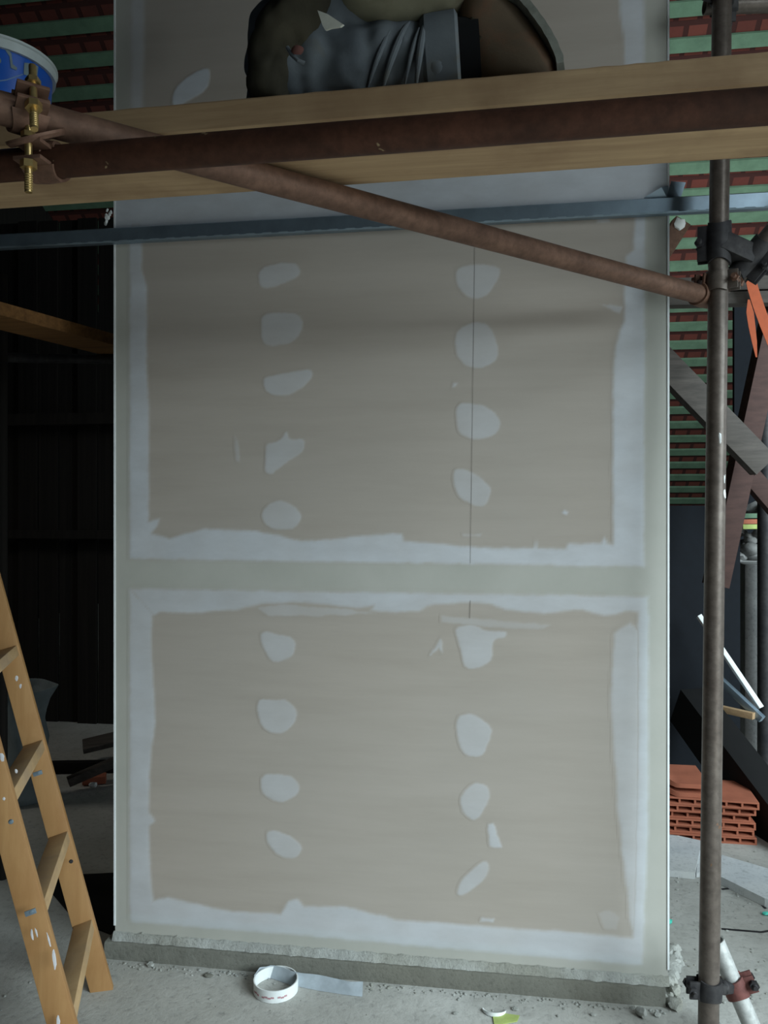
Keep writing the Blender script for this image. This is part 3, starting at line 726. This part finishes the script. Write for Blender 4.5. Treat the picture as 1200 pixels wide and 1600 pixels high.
# socks and boots
for an, kn, yv, s_ in ((ankN, kneeN, yn, 0), (ankF, kneeF, yf, 1)):
    d = (an-kn).normalized()
    mb = MB(); mb.tube([an-d*0.045, an-d*0.01, an+d*0.035], [0.052, 0.056, 0.054], 24); mb.build('sock', M['sock'], root)
    ox = 0 if s_ == 0 else 10; yy_ = yv-0.002
    P2 = lambda px, z: kp(px+ox, yy_, zp+z)
    # side outline of the boot standing on its bent toes: heel up, sole to the right
    up_ = [P2(716,.165), P2(720,.12), P2(728,.085), P2(738,.05), P2(760,.028), P2(800,.012), P2(836,.006), P2(864,.006)]
    so_ = [P2(768,.192), P2(775,.170), P2(790,.160), P2(808,.150), P2(826,.125), P2(842,.098), P2(856,.070), P2(869,.040), P2(873,.012)]
    n = 14; mb = MB(); rows = []
    def samp(L, t):
        f_ = t*(len(L)-1); i = min(int(f_), len(L)-2); return L[i].lerp(L[i+1], f_-i)
    wdt = [.030,.036,.040,.040,.038,.037,.037,.039,.042,.046,.048,.048,.045,.038,.024]
    for i in range(n+1):
        t = i/n; a_ = samp(up_, t); b_ = samp(so_, t); c_ = (a_+b_)/2; h_ = (b_-a_)/2; ring = []
        for k_ in range(20):
            an_ = 2*PI*k_/20; cx_ = math.cos(an_); sy_ = math.sin(an_)
            cx_ = math.copysign(abs(cx_)**0.72, cx_); sy_ = math.copysign(abs(sy_)**0.85, sy_)
            ring.append(mb.bm.verts.new(c_+h_*cx_+Vector((0,1,0))*wdt[i]*sy_))
        rows.append(ring)
    for i in range(n):
        for k_ in range(20): mb.face([rows[i][k_], rows[i][(k_+1)%20], rows[i+1][(k_+1)%20], rows[i+1][k_]])
    mb.face(rows[0][::-1]); mb.face(rows[-1])
    bt = mb.build('boot', M['boot'], root); ss = bt.modifiers.new('sub', 'SUBSURF'); ss.levels = 1; ss.render_levels = 2
    mb = MB(); rows = []; m2 = 24
    for i in range(m2+1):
        t = i/m2; b_ = samp(so_, t); e_ = (samp(so_, min(t+.03, 1))-samp(so_, max(t-.03, 0))).normalized(); nrm = Vector((-e_.z, 0, e_.x)); nrm = nrm if nrm.x > 0 else -nrm
        ww = (wdt[min(int(t*n), n)]*1.06); th_ = 0.012 if t < 0.24 else (0.004 if t < 0.36 else 0.007); lug = 0.0012*(i % 2)
        rows.append([mb.bm.verts.new(b_-nrm*0.004+Vector((0,-ww,0))), mb.bm.verts.new(b_+nrm*(th_+lug)+Vector((0,-ww,0))), mb.bm.verts.new(b_+nrm*(th_+lug)+Vector((0,ww,0))), mb.bm.verts.new(b_-nrm*0.004+Vector((0,ww,0)))])
    for i in range(m2):
        for k_ in range(4): mb.face([rows[i][k_], rows[i][(k_+1)%4], rows[i+1][(k_+1)%4], rows[i+1][k_]])
    mb.face(rows[0][::-1]); mb.face(rows[-1]); mb.build('sole', M['sole'], bt)
    mb = MB()
    for i in (3, 5): 
        L = []
        for k_ in range(-5, 6):
            an_ = PI+k_*0.22; a_ = samp(up_, i/14); b_ = samp(so_, i/14); L.append((a_+b_)/2+(b_-a_)/2*math.cos(an_)*1.02+Vector((0,1,0))*wdt[i]*math.sin(an_)*1.05)
        mb.tube(L, 0.003, 8)
    mb.build('lace', M['knee'], bt)
# hair cap
mb = MB(); mb.blob(head+Vector((.012,0,.055)), (.098,.088,.088), 3, .05, 4); mb.build('hair', M['hair'], root)
mb = MB(); hf = head+Vector((-.095,0.005,.03))
mb.blob(hf, (.016,.011,.020), 2, .1, 1); mb.build('nose', M['skin'], root)

# ------------------------------------------------------------------ wooden step ladder, left foreground
Ffar = floor_pt(159, 1545); Fnear = floor_pt(131, 790+H*F/1.85)
tf = at(159-0.2875*610, 1545-610, 2.32); tn = at(131-0.258*780, 1722-780, 1.90)
df = (tf-Ffar).normalized(); dn = (tn-Fnear).normalized(); dl = ((df+dn)/2).normalized()
LT = 1.85
root = thing('step_ladder', (Ffar+Fnear)/2, 'tan wooden step ladder with paint smears left of the column', 'ladder')
across = (Ffar-Fnear); across.z = 0; acn = across.normalized()
def stile(F_, mirror=1, name='side_rail', wd=0.060, th=0.026):
    d = Vector((dl.x*mirror, dl.y*mirror, dl.z)) if mirror == -1 else dl
    fw = acn.cross(d).normalized()
    mb = MB(); rot = Matrix((acn, fw, d)).transposed()
    mb.box(F_+d*LT/2, (th, wd, LT), rot, 0.003)
    for v in mb.bm.verts:
        if v.co.z < 0.06: v.co += d*((0.0-v.co.z)/d.z) if v.co.z < 0.03 else Vector((0,0,0))
    return mb.build(name, M['ladder'], root)
s1 = stile(Ffar); s2 = stile(Fnear)
off_ = -Vector((dl.x, dl.y, 0)).normalized()*-1
topc = (Ffar+Fnear)/2+dl*LT
backF = [f_+Vector((2*dl.x*LT, 2*dl.y*LT, 0))+Vector((dl.x,dl.y,0)).normalized()*0.06 for f_ in (Ffar, Fnear)]
for f_ in backF: stile(f_, -1)
# rungs: heights so that their far ends fall on the rows of the photograph
fw = acn.cross(dl).normalized()
for py in (1022, 1170, 1312, 1448):
    px = 159-0.2875*(1545-py)-1; tt = (1545-py)/610*(tf-Ffar).length
    a_ = Ffar+dl*tt; b_ = Fnear+dl*tt
    mb = MB(); mb.box((a_+b_)/2, ((a_-b_).length-0.024, 0.052, 0.030), Matrix((acn, fw, dl)).transposed(), 0.003); mb.build('rung', M['ladder_edge'], root)
for tt in (0.28+1.0, 0.28+1.25, 0.28+1.5):
    a_ = Ffar+dl*tt; b_ = Fnear+dl*tt
    mb = MB(); mb.box((a_+b_)/2, ((a_-b_).length-0.024, 0.052, 0.030), Matrix((acn, fw, dl)).transposed(), 0.003); mb.build('rung', M['ladder_edge'], root)
for tt in (0.5, 1.2):
    d = Vector((-dl.x, -dl.y, dl.z)); a_ = backF[0]+d*tt; b_ = backF[1]+d*tt
    mb = MB(); mb.box((a_+b_)/2, ((a_-b_).length-0.024, 0.03, 0.05), Matrix((acn, acn.cross(d).normalized(), d)).transposed(), 0.003); mb.build('rung', M['ladder_edge'], root)
# the face of each stile that turns to the camera
def on_stile(F_, px, py):
    n_ = -acn; c_ = F_+n_*0.0145; o_ = Vector((0,0,H)); r_ = at(px, py, 1)-o_
    t_ = (c_-o_).dot(n_)/r_.dot(n_); return o_+r_*t_, n_
for px, py, F_, k_ in ((17,1284,Fnear,1), (49,1425,Fnear,2), (111,1346,Ffar,0), (60,1208,Ffar,2)):
    p, n_ = on_stile(F_, px, py)
    mb = MB(); mb.lathe([(0.0001, 0.0035), (0.004, 0.003), (0.0058, 0)], p, 16, n_)
    if k_ == 2: mb.bar(p-fw*0.014, p+fw*0.010, 0.012, 0.004, up=n_, bev=0.001)
    mb.build('screw_head' if k_ < 2 else 'hinge_bolt', M['zinc'] if k_ else M['clamp_dark'], root)
smear = plain('paint_smear', srgb(206, 204, 206), 0.8)
for px, py, F_, r_, l_, an_ in ((85,1500,Fnear,.004,.022,.15), (76,1468,Fnear,.002,.016,0), (50,1460,Fnear,.0025,.012,.1), (57,1458,Fnear,.002,.010,0), (91,1596,Fnear,.004,.012,.2), (3,1183,Fnear,.005,.010,0), (6,1248,Fnear,.003,.004,0), (26,1060,Ffar,.004,.007,.3), (32,1072,Ffar,.003,.006,.3), (25,1205,Fnear,.003,.005,0)):
    p, n_ = on_stile(F_, px, py); u_ = dl
    rot = Matrix((n_, n_.cross(dl).normalized(), dl)).transposed()
    mb = MB(); mb.blob(p, (0.0008, r_, l_), 2, 0.5, px, 1.5, rot @ Matrix.Rotation(an_, 3, 'X')); mb.build('paint_smear', smear, root)

# ------------------------------------------------------------------ floor items
tz = floor_pt(431, 1547)
root = thing('tape_roll', (tz.x, tz.y, 0), 'nearly empty white tape roll lying at the slab below the column', 'tape roll')
mb = MB(); mb.lathe([(0.060, 0), (0.063, 0), (0.063, 0.033), (0.060, 0.033), (0.060, 0)], (tz.x, tz.y, 0.001), 48); ring = mb.build('tape_core', M['white'], root)
mb = MB()
for k_ in range(12):
    an_ = math.radians(218+k_*8.5); c_ = Vector((tz.x+0.0633*math.cos(an_), tz.y+0.0633*math.sin(an_), 0.014+0.002*(k_%2)))
    if k_ in (3, 8): continue
    mb.box(c_, (0.0006, 0.0085, 0.0045), Matrix.Rotation(an_, 3, 'Z'))
mb.build('red_print', M['tape_red'], ring, smooth=False)
mb = MB(); n = 40; A_ = []
pth = [floor_pt(398, 1532), floor_pt(408, 1518), floor_pt(440, 1522), floor_pt(480, 1530), floor_pt(520, 1541), floor_pt(566, 1549)]
pth = [Vector((tz.x-0.064, tz.y-0.01, 0)), Vector((tz.x-0.060, tz.y+0.030, 0)), Vector((tz.x-0.03, tz.y+0.052, 0))]+[floor_pt(x_, y_) for x_, y_ in ((455,1540),(500,1549),(540,1555),(566,1558))]
for i in range(n+1):
    t = i/n*(len(pth)-1); j = min(int(t), len(pth)-2); p = pth[j].lerp(pth[j+1], t-j); lean = 0.012*mnoise.noise(Vector((i*0.13, 0, 0)))
    A_.append([mb.bm.verts.new(p+Vector((0, 0, 0.001))), mb.bm.verts.new(p+Vector((0, 0.010+lean, 0.036))), mb.bm.verts.new(p+Vector((0.0, 0.0112+lean, 0.036))), mb.bm.verts.new(p+Vector((0, 0.0012, 0.001)))])
for i in range(n):
    for k_ in range(4): mb.face([A_[i][k_], A_[i][(k_+1)%4], A_[i+1][(k_+1)%4], A_[i+1][k_]])
mb.build('loose_tape_end', plain('tape_paper', srgb(176, 186, 194), 0.7), root)

# flat black patch modelling the shadowed void, and clutter on the left floor
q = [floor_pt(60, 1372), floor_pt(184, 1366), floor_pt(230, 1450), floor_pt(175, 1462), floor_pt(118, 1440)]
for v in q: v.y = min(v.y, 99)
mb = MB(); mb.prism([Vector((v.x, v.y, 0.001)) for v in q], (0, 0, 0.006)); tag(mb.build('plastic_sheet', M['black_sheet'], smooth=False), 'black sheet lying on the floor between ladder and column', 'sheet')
sk_p = at(48, 1100, 3.75)
mb = MB(); sp = cam2w((40-600)/F*3.75, 3.75, 0)
prof = [(0.0, 0.0), (0.085, 0.0), (0.10, 0.03), (0.085, 0.16), (0.095, 0.28), (0.085, 0.36), (0.10, 0.48), (0.125, 0.535), (0.118, 0.535), (0.08, 0.44), (0.0, 0.43)]
mb.lathe(prof, sp, 28)
for v in mb.bm.verts: v.co += Vector((mnoise.noise(v.co*9), mnoise.noise(v.co*9+Vector((5,0,0))), 0.6*mnoise.noise(v.co*9+Vector((0,7,0)))))*0.035
for v in mb.bm.verts: v.co.z = max(v.co.z, 0.001)
tag(mb.build('sack', M['sack']), 'open grey sack standing in the dark behind the ladder', 'sack')
def plank(name, a, b, wd, th, mat, label, cat, up=Vector((0,0,1))):
    mb = MB(); mb.bar(a, b, wd, th, up, 0.002); return tag(mb.build(name, mat, ang=50), label, cat)
f1, f2 = floor_pt(70, 1190, .06), floor_pt(160, 1165, .06)
plank('wood_board', cam2w(-1.60, 4.25, .10), cam2w(-1.22, 4.40, .16), 0.20, 0.025, M['grey_timber'], 'dark dusty board lying against the back wall behind the ladder', 'board')
plank('wood_board', cam2w(-1.52, 3.85, .05), cam2w(-1.10, 4.08, .19), 0.05, 0.04, M['grey_timber'], 'narrow tilted batten lying in front of the dusty board', 'board')
plank('steel_bar', floor_pt(20, 1200, .03), floor_pt(230, 1196, .03), 0.05, 0.055, M['black_sheet'], 'black bar lying on the floor far left', 'bar')
p = floor_pt(148, 1224); mb = MB(); mb.box((p.x, p.y, .022), (.11, .07, .04), Matrix.Rotation(.4, 3, 'Z'), .006)
for v in mb.bm.verts: v.co += Vector([mnoise.noise(v.co*40+Vector((q_*9,0,0)))*.006 for q_ in range(3)])
tag(mb.build('brick_piece', M['brick']), 'broken red brick piece on the dark floor left of the column', 'brick')
mb = MB(); mb.blob(floor_pt(145, 1230)+Vector((0,0,.012)), (.02, .015, .013), 2, .4, 3); tag(mb.build('plaster_lump', M['white']), 'small white lump beside the broken red brick piece', 'plaster')

# board and pipe high on the left
zA = H+0.612; fa, fb = cam2w(-600/F*2.4*1.16, 2.30, 0), cam2w(-425/F*2.84, 2.84, 0)
fa = cam2w((0-600)/F*2.4, 2.4, 0); dirp = (fb-fa).normalized(); fa = fa-dirp*0.5; fb2 = fb+dirp*0.75; nrm = Vector((-dirp.y, dirp.x, 0))
mb = MB(); mb.prism([Vector((v.x, v.y, zA-0.04)) for v in (fa, fb2, fb2+nrm*0.17, fa+nrm*0.17)], (0, 0, 0.04))
tag(mb.build('wood_plank', M['plank_dark'], smooth=False), 'brown plank lying high in the dark left of the column', 'plank')
zq = zA-0.04-0.0185
pipe_thing('support_pipe', cam2w(-2.1, 2.93, zq), cam2w(-0.2, 3.10, zq), 0.018, M['clamp_dark'], 'thin dark pipe under the brown plank at the left', 'pipe')
for i, (X_, Y_) in enumerate(((-1.41, 2.96), (-0.35, 3.13))):
    pipe_thing('support_post', cam2w(X_, Y_, 0), cam2w(X_, Y_, zq+0.3), 0.016, M['black'], ['thin dark upright pole in the dark at the far left', 'thin dark upright pole hidden behind the column'][i], 'pole')

# ------------------------------------------------------------------ clutter on the right behind the post
UPB = Vector((0,0,1))
plank('timber_beam', at(930, 452, 3.45), at(1300, 440, 3.2), 0.06, 0.058, M['grey_timber'], 'weathered timber rail behind the post, upper of the pair', 'beam')
plank('timber_beam', at(930, 474, 3.43), at(1300, 464, 3.18), 0.07, 0.048, M['grey_timber'], 'weathered timber rail behind the post, lower of the pair', 'beam')
plank('timber_brace', at(1005, 535, 3.52), at(1192, 728, 3.50), 0.07, 0.115, M['grey_timber'], 'thick grey timber brace sloping down right behind the post', 'beam')
plank('timber_brace', at(1212, 480, 3.72), at(1118, 915, 3.70), 0.07, 0.10, M['red_timber'], 'dark red-brown timber brace crossing the grey one', 'beam')
plank('timber_brace', at(1172, 745, 3.9), at(1245, 830, 3.9), 0.06, 0.09, M['red_timber'], 'short dark timber piece above the rubble heap', 'beam')
e_ = at(1196, 700, 4.25); pipe_thing('support_post', Vector((e_.x, e_.y, 0)), Vector((e_.x, e_.y, 2.0)), 0.04, M['clamp_dark'], 'dark upright post at the far right edge', 'post')
mb = MB(); mb.lathe([(0,0),(.07,0),(.07,.012),(0,.012)], (e_.x, e_.y, 0.0), 24)
p = at(1064, 350, 2.9); plank('timber_offcut', at(1012, 430, 2.62), at(1064, 348, 2.62), 0.05, 0.055, M['diag'], 'pale-tipped wooden brace end beside the column below the rail', 'timber')
mb = MB(); mb.blob(at(1062, 350, 2.59), (.017, .012, .020), 2, .4, 1); tag(mb.build('foam_lump', M['white']), 'small white foam lump on the brace end under the rail', 'foam')
# column side bracing that carries the brace end
def strap(pts, ws, label):
    mb = MB(); rows = []
    for p, w_ in zip(pts, ws):
        rows.append([mb.bm.verts.new(p+Vector((CT,ST,0))*s_*w_/2+Vector((0,t_,0))) for s_, t_ in ((-1,0),(1,0),(1,.003),(-1,.003))])
    for A, B in zip(rows, rows[1:]):
        for k_ in range(4): mb.face([A[k_], A[(k_+1)%4], B[(k_+1)%4], B[k_]])
    mb.face(rows[0]); mb.face(rows[-1][::-1]); return tag(mb.build('webbing_strap', M['orange'], ang=70), label, 'strap')
strap([at(x_, y_, 3.20) for x_, y_ in ((1168,426),(1171,428),(1177,452),(1186,480),(1196,508),(1208,540))], [.036,.04,.045,.047,.046,.042], 'broad orange strap hanging over the timber rail')
strap([at(x_, y_, 3.20) for x_, y_ in ((1170,468),(1172,488),(1175,510),(1179,535),(1182,558))], [.008,.030,.028,.020,.006], 'narrow tapering orange strap end left of the broad one')
# concrete pier with rubble on it
pc = at(1182, 900, 4.45)
mb = MB(); mb.box((pc.x+.02, pc.y, 0.53), (.20, .22, 1.06), Matrix.Rotation(-.1, 3, 'Z'), .012)
tag(mb.build('concrete_block', M['block']), 'grey concrete pier standing at the far right edge', 'concrete block')
mb = MB(); hc = at(1190, 850, 4.75)
for i in range(60):
    r_ = random.uniform(.03, .075); a_ = random.uniform(-.20, .24); hgt = .32*(1-abs(a_-.04)/.30)
    mb.blob((hc.x+a_, hc.y+random.uniform(-.10, .12), 1.10+random.uniform(-.08, max(hgt-.02, 0))), (r_, r_, r_*.7), 2, .4, i)
mb.box((hc.x+.04, hc.y, .53), (.5, .3, 1.06))
tag(mb.build('rubble_heap', M['block'], ang=60), 'grey rubble heaped behind the concrete pier at the far right', 'rubble', kind='stuff')
for i, (py, mt, lb) in enumerate(((806, 'green', 'green painted batten end above the rubble'), (815, 'brick', 'orange tile edge between the pale and green battens'), (823, 'yellow', 'pale yellow batten end lowest above the rubble'))):
    plank('batten_end' if i != 1 else 'roof_tile', at(1158, py, 4.45), at(1235, py-1, 4.45), .05, .026, M[mt], lb, 'batten' if i != 1 else 'tile')
plank('white_batten', at(1092, 962, 3.95), at(1189, 1106, 3.75), .022, .036, M['white'], 'bright white batten leaning down right behind the post', 'batten', Vector((0,-1,0.3)))
plank('metal_profile', at(1112, 1050, 3.9), at(1191, 1124, 3.7), .03, .032, M['zinc'], 'dull grey metal strip lying under the white batten', 'metal profile')
plank('wood_lath', at(1112, 1104, 3.85), at(1178, 1119, 3.7), .03, .030, M['plank'], 'short tan lath below the grey metal strip', 'lath')
plank('steel_beam', at(1075, 1085, 3.95)-Vector((0,0,.05)), at(1262, 1330, 3.15)-Vector((0,0,.05)), .14, .20, M['black_sheet'], 'heavy black beam sloping to the floor behind the brick stack', 'beam')
# hollow clay tiles in a stack
bs = floor_pt(1104, 1316); TW, TD, THK = .37, .26, .030
def hollow_tile(label, group):
    root = thing('hollow_tile', (0,0,0), label, 'brick', group)
    mb = MB(); wd, dp, th = TW, TD, THK-.001; nslot = 6; wl = .008; sw = (wd-wl*(nslot+1))/nslot
    mb.box((0, dp/2, .0035), (wd, dp, .007)); mb.box((0, dp/2, th-.0035), (wd, dp, .007), None, .0015)
    for i in range(nslot+1): mb.box((-wd/2+wl/2+i*(sw+wl), dp/2, th/2), (wl, dp, th-.014))
    mb.build('tile_body', M['brick'], root, smooth=False); return root
pr = hollow_tile('bottom hollow clay tile of the orange stack beside the column', 'hollow clay tiles in the stack')
names = ['bottom', 'second lowest', 'third lowest', 'fourth lowest', 'fifth lowest', 'sixth, wide top']
rz = -0.03
for i in range(6):
    o = pr if i == 0 else copy_tree(pr)
    o['label'] = f'{names[i]} hollow clay tile of the orange stack beside the column'
    o.location = (bs.x+[.01,.0,.006,-.012,.006,.014][i], bs.y+[0,.006,.002,.008,-.004,-.010][i], i*THK); o.rotation_euler.z = rz+[.02,-.02,.01,0,.02,-.03][i]
def curved_tile(x, y, z, wd, dp, label):
    mb = MB(); n = 12; rows = []
    for i in range(n+1):
        t = i/n; xx = x-wd/2+wd*t; lip = 0.06*max(0, .35-t)**1.2*2
        rows.append([mb.bm.verts.new((xx, y-0.0+lip*1.5, z+lip*.6)), mb.bm.verts.new((xx, y+dp, z+lip*.6)), mb.bm.verts.new((xx, y+dp, z+.018+lip)), mb.bm.verts.new((xx, y+lip*1.5, z+.018+lip))])
    for A, B in zip(rows, rows[1:]):
        for k_ in range(4): mb.face([A[k_], A[(k_+1)%4], B[(k_+1)%4], B[k_]])
    mb.face(rows[0]); mb.face(rows[-1][::-1]); return tag(mb.build('clay_tile', M['brick']), label, 'tile')
zt = 6*THK
curved_tile(bs.x-.085, bs.y-.0, zt, .20, .25, 'lower smooth clay tile on the left of the orange stack')
curved_tile(bs.x-.085, bs.y+.004, zt+.036, .20, .25, 'topmost smooth clay tile on the left of the orange stack')
mb = MB(); mb.box((bs.x-.10, bs.y+.12, zt+.0275), (.03, .10, .014)); mb.box((bs.x-.03, bs.y+.12, zt+.0275), (.03, .10, .014)); tag(mb.build('tile_spacer', M['brick'], smooth=False), 'small clay spacer between the two smooth tiles', 'tile')
# pale boards on the floor
def flat(name, pts, th, mat, label, cat):
    q = [floor_pt(*p_, th) for p_ in pts]; mb = MB(); mb.prism([Vector((v.x, v.y, 0.001)) for v in q], (0, 0, th)); return tag(mb.build(name, mat, smooth=False), label, cat)
flat('plaster_board', [(1000,1300),(1060,1306),(1097,1314),(1086,1364),(1020,1357),(985,1350)], .025, M['board_white'], 'pale board lying on the floor between column and post', 'board')
flat('plaster_board', [(1094,1320),(1104,1322),(1110,1362),(1088,1364)], .018, M['board_white'], 'narrow pale strip of board just left of the post', 'board')
flat('plaster_board', [(1128,1336),(1148,1342),(1250,1372),(1250,1420),(1195,1404),(1118,1366)], .03, M['board_white'], 'pale board lying on the floor right of the post', 'board')
# paving joints on the right
mb = MB()
for a_, b_ in (((1046,1366),(1085,1372)), ((1125,1376),(1172,1392)), ((1172,1392),(1196,1420)), ((1128,1452),(1190,1457)), ((1128,1390),(1180,1384)), ((1190,1457),(1290,1440))):
    p, q = floor_pt(*a_), floor_pt(*b_); mb.bar(p+Vector((0,0,.0012)), q+Vector((0,0,.0012)), .008, .002)
mb.build('floor_crack', M['clamp_dark'], floor, smooth=False)
p = floor_pt(1042, 1443); mb = MB(); mb.blob(p+Vector((0,0,.008)), (.016, .014, .008), 3, .5, 9, 2); tag(mb.build('plastic_scrap', M['turq']), 'small turquoise scrap on the floor right of the column', 'scrap')
p = floor_pt(1197, 1430); mb = MB(); mb.blob(p+Vector((0,0,.006)), (.012, .010, .006), 2, .5, 4, 2); tag(mb.build('plastic_scrap', M['turq']), 'tiny pale turquoise scrap at the right edge of the floor', 'scrap')
# chips in front of the slab
def chip(px, py, sx, sy, sz, mat, label, name='stone', cat='stone', rz_=0, amp=.45):
    p = floor_pt(px, py); mb = MB(); mb.blob(p+Vector((0,0,sz*.8)), (sx, sy, sz), 2, amp, px, 1.3, Matrix.Rotation(rz_, 3, 'Z')); return tag(mb.build(name, mat, ang=25), label, cat)
chip(1002, 1587, .014, .018, .012, M['mortar'], 'white stone on the floor below the slab\'s right end', rz_=.4)
chip(1027, 1588, .010, .008, .006, M['mortar'], 'small grey stone beside the white one at the slab\'s end')
chip(805, 1578, .010, .007, .004, M['mortar'], 'small pale chip right of the curled white paper')
chip(712, 1584, .009, .006, .003, M['mortar'], 'pale flake on the floor left of the curled white paper')
chip(927, 1587, .008, .006, .004, M['mortar'], 'grey pebble on the floor midway along the slab')
chip(325, 1526, .016, .008, .005, M['slab'], 'flat grey chip left of the tape roll')
chip(235, 1510, .012, .009, .007, M['mortar'], 'pale pebble near the slab\'s left end')
mb = MB(); rows = []; pc_ = floor_pt(772, 1577)
for i in range(15):
    an_ = PI*1.02+i/14*PI*1.0; rr = .030; c_ = Vector((pc_.x+rr*math.cos(an_), pc_.y+rr*math.sin(an_)*.9, 0)); wv = .009*math.sin(PI*(i+.6)/15.2)
    o_ = Vector((math.cos(an_), math.sin(an_), 0))
    rows.append([mb.bm.verts.new(c_-o_*wv+Vector((0,0,.002))), mb.bm.verts.new(c_+o_*wv+Vector((0,0,.012*wv/.009+.001))), mb.bm.verts.new(c_+o_*wv*1.05+Vector((0,0,.002)))])
for A, B in zip(rows, rows[1:]):
    for k_ in range(3): mb.face([A[k_], A[(k_+1)%3], B[(k_+1)%3], B[k_]])
tag(mb.build('paper_curl', M['white']), 'curled white paper scrap in front of the slab', 'paper scrap')
flat('paper_scrap', [(770,1589),(790,1584),(812,1587),(808,1596),(786,1600),(772,1600)], .002, M['yellow'], 'yellow-green scrap beside the curled white paper', 'scrap')
# uncountable grit
mb = MB()
for i in range(560):
    if i < 260: px = random.uniform(165, 1040); py = 1500+76*(px-165)/875+abs(random.gauss(0, 5))+2
    elif i < 430: px = random.uniform(0, 1200); py = random.uniform(1500, 1800)
    else: px = random.uniform(1040, 1200); py = random.uniform(1330, 1600)
    p = floor_pt(px, py); r_ = random.uniform(.0012, .005)*1
    mb.blob(p+Vector((0,0,r_*.3)), (r_*random.uniform(.7,1.5), r_, r_*.6), 1, .5, i)
tag(mb.build('floor_grit', M['mortar'], smooth=False, origin=(0,2,0)), 'grit and plaster crumbs scattered on the concrete floor', 'grit', kind='stuff')
